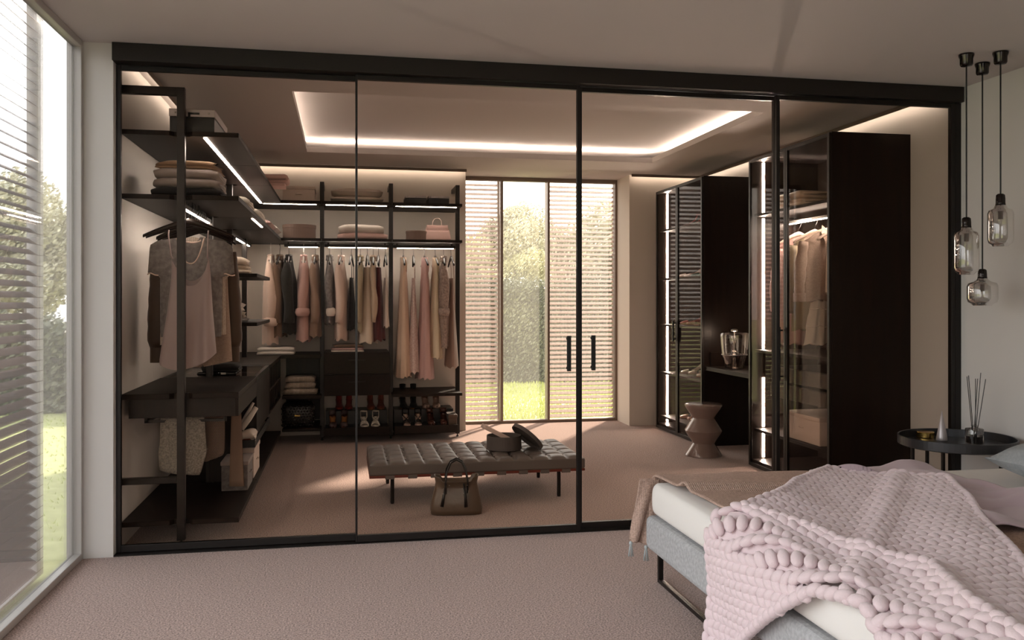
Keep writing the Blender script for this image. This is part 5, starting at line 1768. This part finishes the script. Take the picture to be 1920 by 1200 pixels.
def lobe(mb, x, y, dirv, L_, wd, ht, off=.028):
    p = surf(x, y, off)
    e1 = surf(x+dirv.x*.012, y+dirv.y*.012, off)-p
    nd = Vector((-dirv.y, dirv.x))
    e2 = surf(x+nd.x*.012, y+nd.y*.012, off)-p
    n = e1.cross(e2)
    if n.length < 1e-9:
        return
    n.normalize()
    e1.normalize()
    e2 = n.cross(e1).normalized()
    # long axis dips at its tail so neighbours overlap
    m3 = Matrix((e1, e2, n)).transposed().to_4x4() @ Matrix.Rotation(.16, 4, 'Y')
    mb.ell(p, L_, wd, ht, 10, 8, m3)


for i in range(-80, 80):
    for j in range(-60, 60):
        q = o0+d2*(i*pb)+d1*(j*pa+(.5*pa if False else 0))
        if not inside((q.x, q.y), poly):
            continue
        s_ = 1 if i % 2 else -1
        a = ang+s_*.46
        lobe(mb, q.x, q.y, Vector((math.cos(a), math.sin(a))), .0355*R.uniform(.95, 1.05), .0215*R.uniform(.95, 1.05), .0165, .021)
st = obj('stitches', mb, 'pinkknit', kn, smooth=True)
st['kind'] = 'stuff'
eb = MB()
per = poly+[poly[0]]
for i in range(len(poly)):
    a, b_ = Vector(per[i]), Vector(per[i+1])
    L_ = (b_-a).length
    n = max(1, round(L_/.046))
    for k in range(n):
        q = a+(b_-a)*((k+.5)/n)
        dd = (b_-a).normalized()
        al = math.atan2(dd.y, dd.x)+.22
        lobe(eb, q.x, q.y, Vector((math.cos(al), math.sin(al))), .033, .021, .021, .022)
for i in range(len(ridge)-1):
    a, b_ = Vector(ridge[i]), Vector(ridge[i+1])
    n = max(1, round((b_-a).length/.042))
    for k in range(n):
        q = a+(b_-a)*((k+.5)/n)
        dd = (b_-a).normalized()
        al = math.atan2(dd.y, dd.x)+(.35 if k % 2 else -.25)
        lobe(eb, q.x, q.y, Vector((math.cos(al), math.sin(al))), .030, .019, .017, .027)
st = obj('braided_edge', eb, 'pinkknit', kn, smooth=True)
st['kind'] = 'stuff'
# backing so no gaps show the mattress through
bk = MB()
xs = [(.9+i*.03, 1.4+j*.03) for i in range(60) for j in range(84)]
idx, vs, fs = {}, [], []
for i in range(60):
    for j in range(84):
        x, y = .92+i*.03, 1.42+j*.03
        if all(inside((x+dx, y+dy), poly) for dx, dy in ((0, 0), (.03, 0), (0, .03), (.03, .03))):
            q = []
            for dx, dy in ((0, 0), (1, 0), (1, 1), (0, 1)):
                k = (i+dx, j+dy)
                if k not in idx:
                    idx[k] = len(vs)
                    vs.append(tuple(surf(.92+k[0]*.03, 1.42+k[1]*.03, .010)))
                q.append(idx[k])
            fs.append(tuple(q))
obj('under_layer', bk.add(vs, fs), 'pinkknit', kn, smooth=True)
pillow('grey linen pillow at the head of the bed, at the right edge of the photo', 'pillowg', 3.30, 3.22, .505, .56, .84, .20, rz=.12)

# ------------------------------------------------------------------ garden
g = struct('ground_lawn', MB().box(-40, 40, -14, 60, -.30, -.12), 'grass')
struct('ground_terrace', MB().box(-9, -1.62, -3, 4.9, -.12, -.085), 'concrete')  # widened out of view to bounce neutral light into the bedroom
bl = MB()
for k in range(26000):
    if k % 5 < 4:
        x, y = R.uniform(.5, 6.5), 9.7+R.random()**1.5*6.5
    else:
        x, y = R.uniform(-6.5, -1.7), R.uniform(5, 13)
    a = R.random()*PI
    s_ = .012 if k % 5 < 4 else .007
    hgt = R.uniform(.03, .07) if k % 5 < 4 else R.uniform(.015, .035)
    dx, dy = math.cos(a)*s_, math.sin(a)*s_
    bl.add([(x-dx, y-dy, -.12), (x+dx, y+dy, -.12), (x+R.uniform(-.02, .02), y+R.uniform(-.02, .02), -.12+hgt)], [(0, 1, 2)])
o = obj('grass_blades', bl, 'blade')
tag(o, 'short sunlit grass blades on the lawn behind the garden window', 'grass', kind='stuff')


def leaves(n, fn, size, rnd):
    mb = MB()
    vs, fs = mb.v, mb.f
    for k in range(n):
        p = fn(rnd)
        if p is None:
            continue
        d = Vector((rnd.gauss(0, 1), rnd.gauss(0, 1), rnd.gauss(0, .8)))
        d.normalize()
        u_ = d.orthogonal().normalized()
        w_ = d.cross(u_)
        s_ = size*rnd.uniform(.6, 1.3)
        b0 = len(vs)
        vs += [tuple(p-u_*s_), tuple(p+w_*s_*.42), tuple(p+u_*s_), tuple(p-w_*s_*.42)]
        fs.append((b0, b0+1, b0+2, b0+3))
    return mb


def tree(label, x, y, h_, r_, m, n, size, seed, trunk=True, cat='tree', squash=1.0, name='garden_tree', group=None):
    rnd = random.Random(seed)
    t = thing(name, label, cat, (x, y, -.12), group)
    blobs = []
    for k in range(12):
        a = rnd.random()*2*PI
        rr_ = r_*rnd.uniform(.15, .75)
        blobs.append((Vector((x+rr_*math.cos(a), y+rr_*math.sin(a)*.8, h_*rnd.uniform(.38, .86))), r_*rnd.uniform(.28, .48)))

    def fn(q):
        c_, b_ = q.choice(blobs)
        d = Vector((q.gauss(0, 1), q.gauss(0, 1), q.gauss(0, 1)))
        d.normalize()
        return c_+d*b_*(q.random()**.4)*Vector((1, 1, squash)).length/1.732
    obj('crown', leaves(n, fn, size, rnd), m, t)
    if trunk:
        tr = MB().tube([(x, y, -.12), (x+.04, y, h_*.3), (x-.03, y+.05, h_*.6), (x+.05, y, h_*.82)], [.10, .075, .05, .02], 8)
        for c_, b_ in blobs[:7]:
            tr.tube([(x, y, h_*.35), tuple((Vector((x, y, h_*.5))+c_)/2), tuple(c_)], [.04, .025, .012], 6)
        obj('trunk', tr, 'bark', t, smooth=True)
    return t


def hedge(label, x0, x1, y, h_, dpt, n, m, size, seed):
    rnd = random.Random(seed)

    def fn(q):
        x = q.uniform(x0, x1)
        top = h_*(.92+.10*N3(Vector((x*1.3, y, 2))))
        if q.random() < .8:
            return Vector((x, y-dpt/2+abs(q.gauss(0, .10))+.12*N3(Vector((x*2, q.random()*2, 5))), q.uniform(-.1, top)))
        return Vector((x, q.uniform(y-dpt/2, y+dpt/2), top+q.gauss(0, .08)))
    t = thing('hedge', label, 'hedge', ((x0+x1)/2, y, -.12))
    obj('foliage', leaves(n, fn, size, rnd), m, t)
    st_ = MB()
    for k in range(int((x1-x0)/.45)):
        x = x0+.2+k*.45
        st_.tube([(x, y, -.12), (x+.05, y+.04, h_*.5), (x, y, h_*.85)], [.03, .02, .01], 6)
    obj('stem', st_, 'bark', t, smooth=True)
    obj('inner_growth', MB().box(x0+.1, x1-.1, y-dpt*.22, y+dpt*.3, -.12, h_*.80), 'leaf', t)
    return t


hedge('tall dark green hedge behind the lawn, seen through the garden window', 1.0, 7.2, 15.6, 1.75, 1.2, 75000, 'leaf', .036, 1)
hedge('green hedge behind the lawn, seen through the bedroom window', -8.0, -2.4, 12.6, 1.1, 1.0, 26000, 'leaf', .045, 2)
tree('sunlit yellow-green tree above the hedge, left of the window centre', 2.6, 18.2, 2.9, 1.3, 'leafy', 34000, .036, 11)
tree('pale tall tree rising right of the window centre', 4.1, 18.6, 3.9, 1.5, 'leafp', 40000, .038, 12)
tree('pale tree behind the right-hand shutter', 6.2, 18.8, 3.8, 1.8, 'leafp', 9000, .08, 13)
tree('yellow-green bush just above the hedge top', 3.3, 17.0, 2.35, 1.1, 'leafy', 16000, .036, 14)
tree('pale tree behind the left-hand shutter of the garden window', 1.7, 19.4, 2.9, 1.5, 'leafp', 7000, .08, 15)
tree('pale leafy tree seen through the clear pane beside the bedroom louvres', -4.75, 14.2, 3.3, 1.3, 'leafp', 34000, .042, 16)
tree('pale tree behind the bedroom louvres', -6.9, 13.6, 2.4, 1.3, 'leafp', 20000, .045, 17)
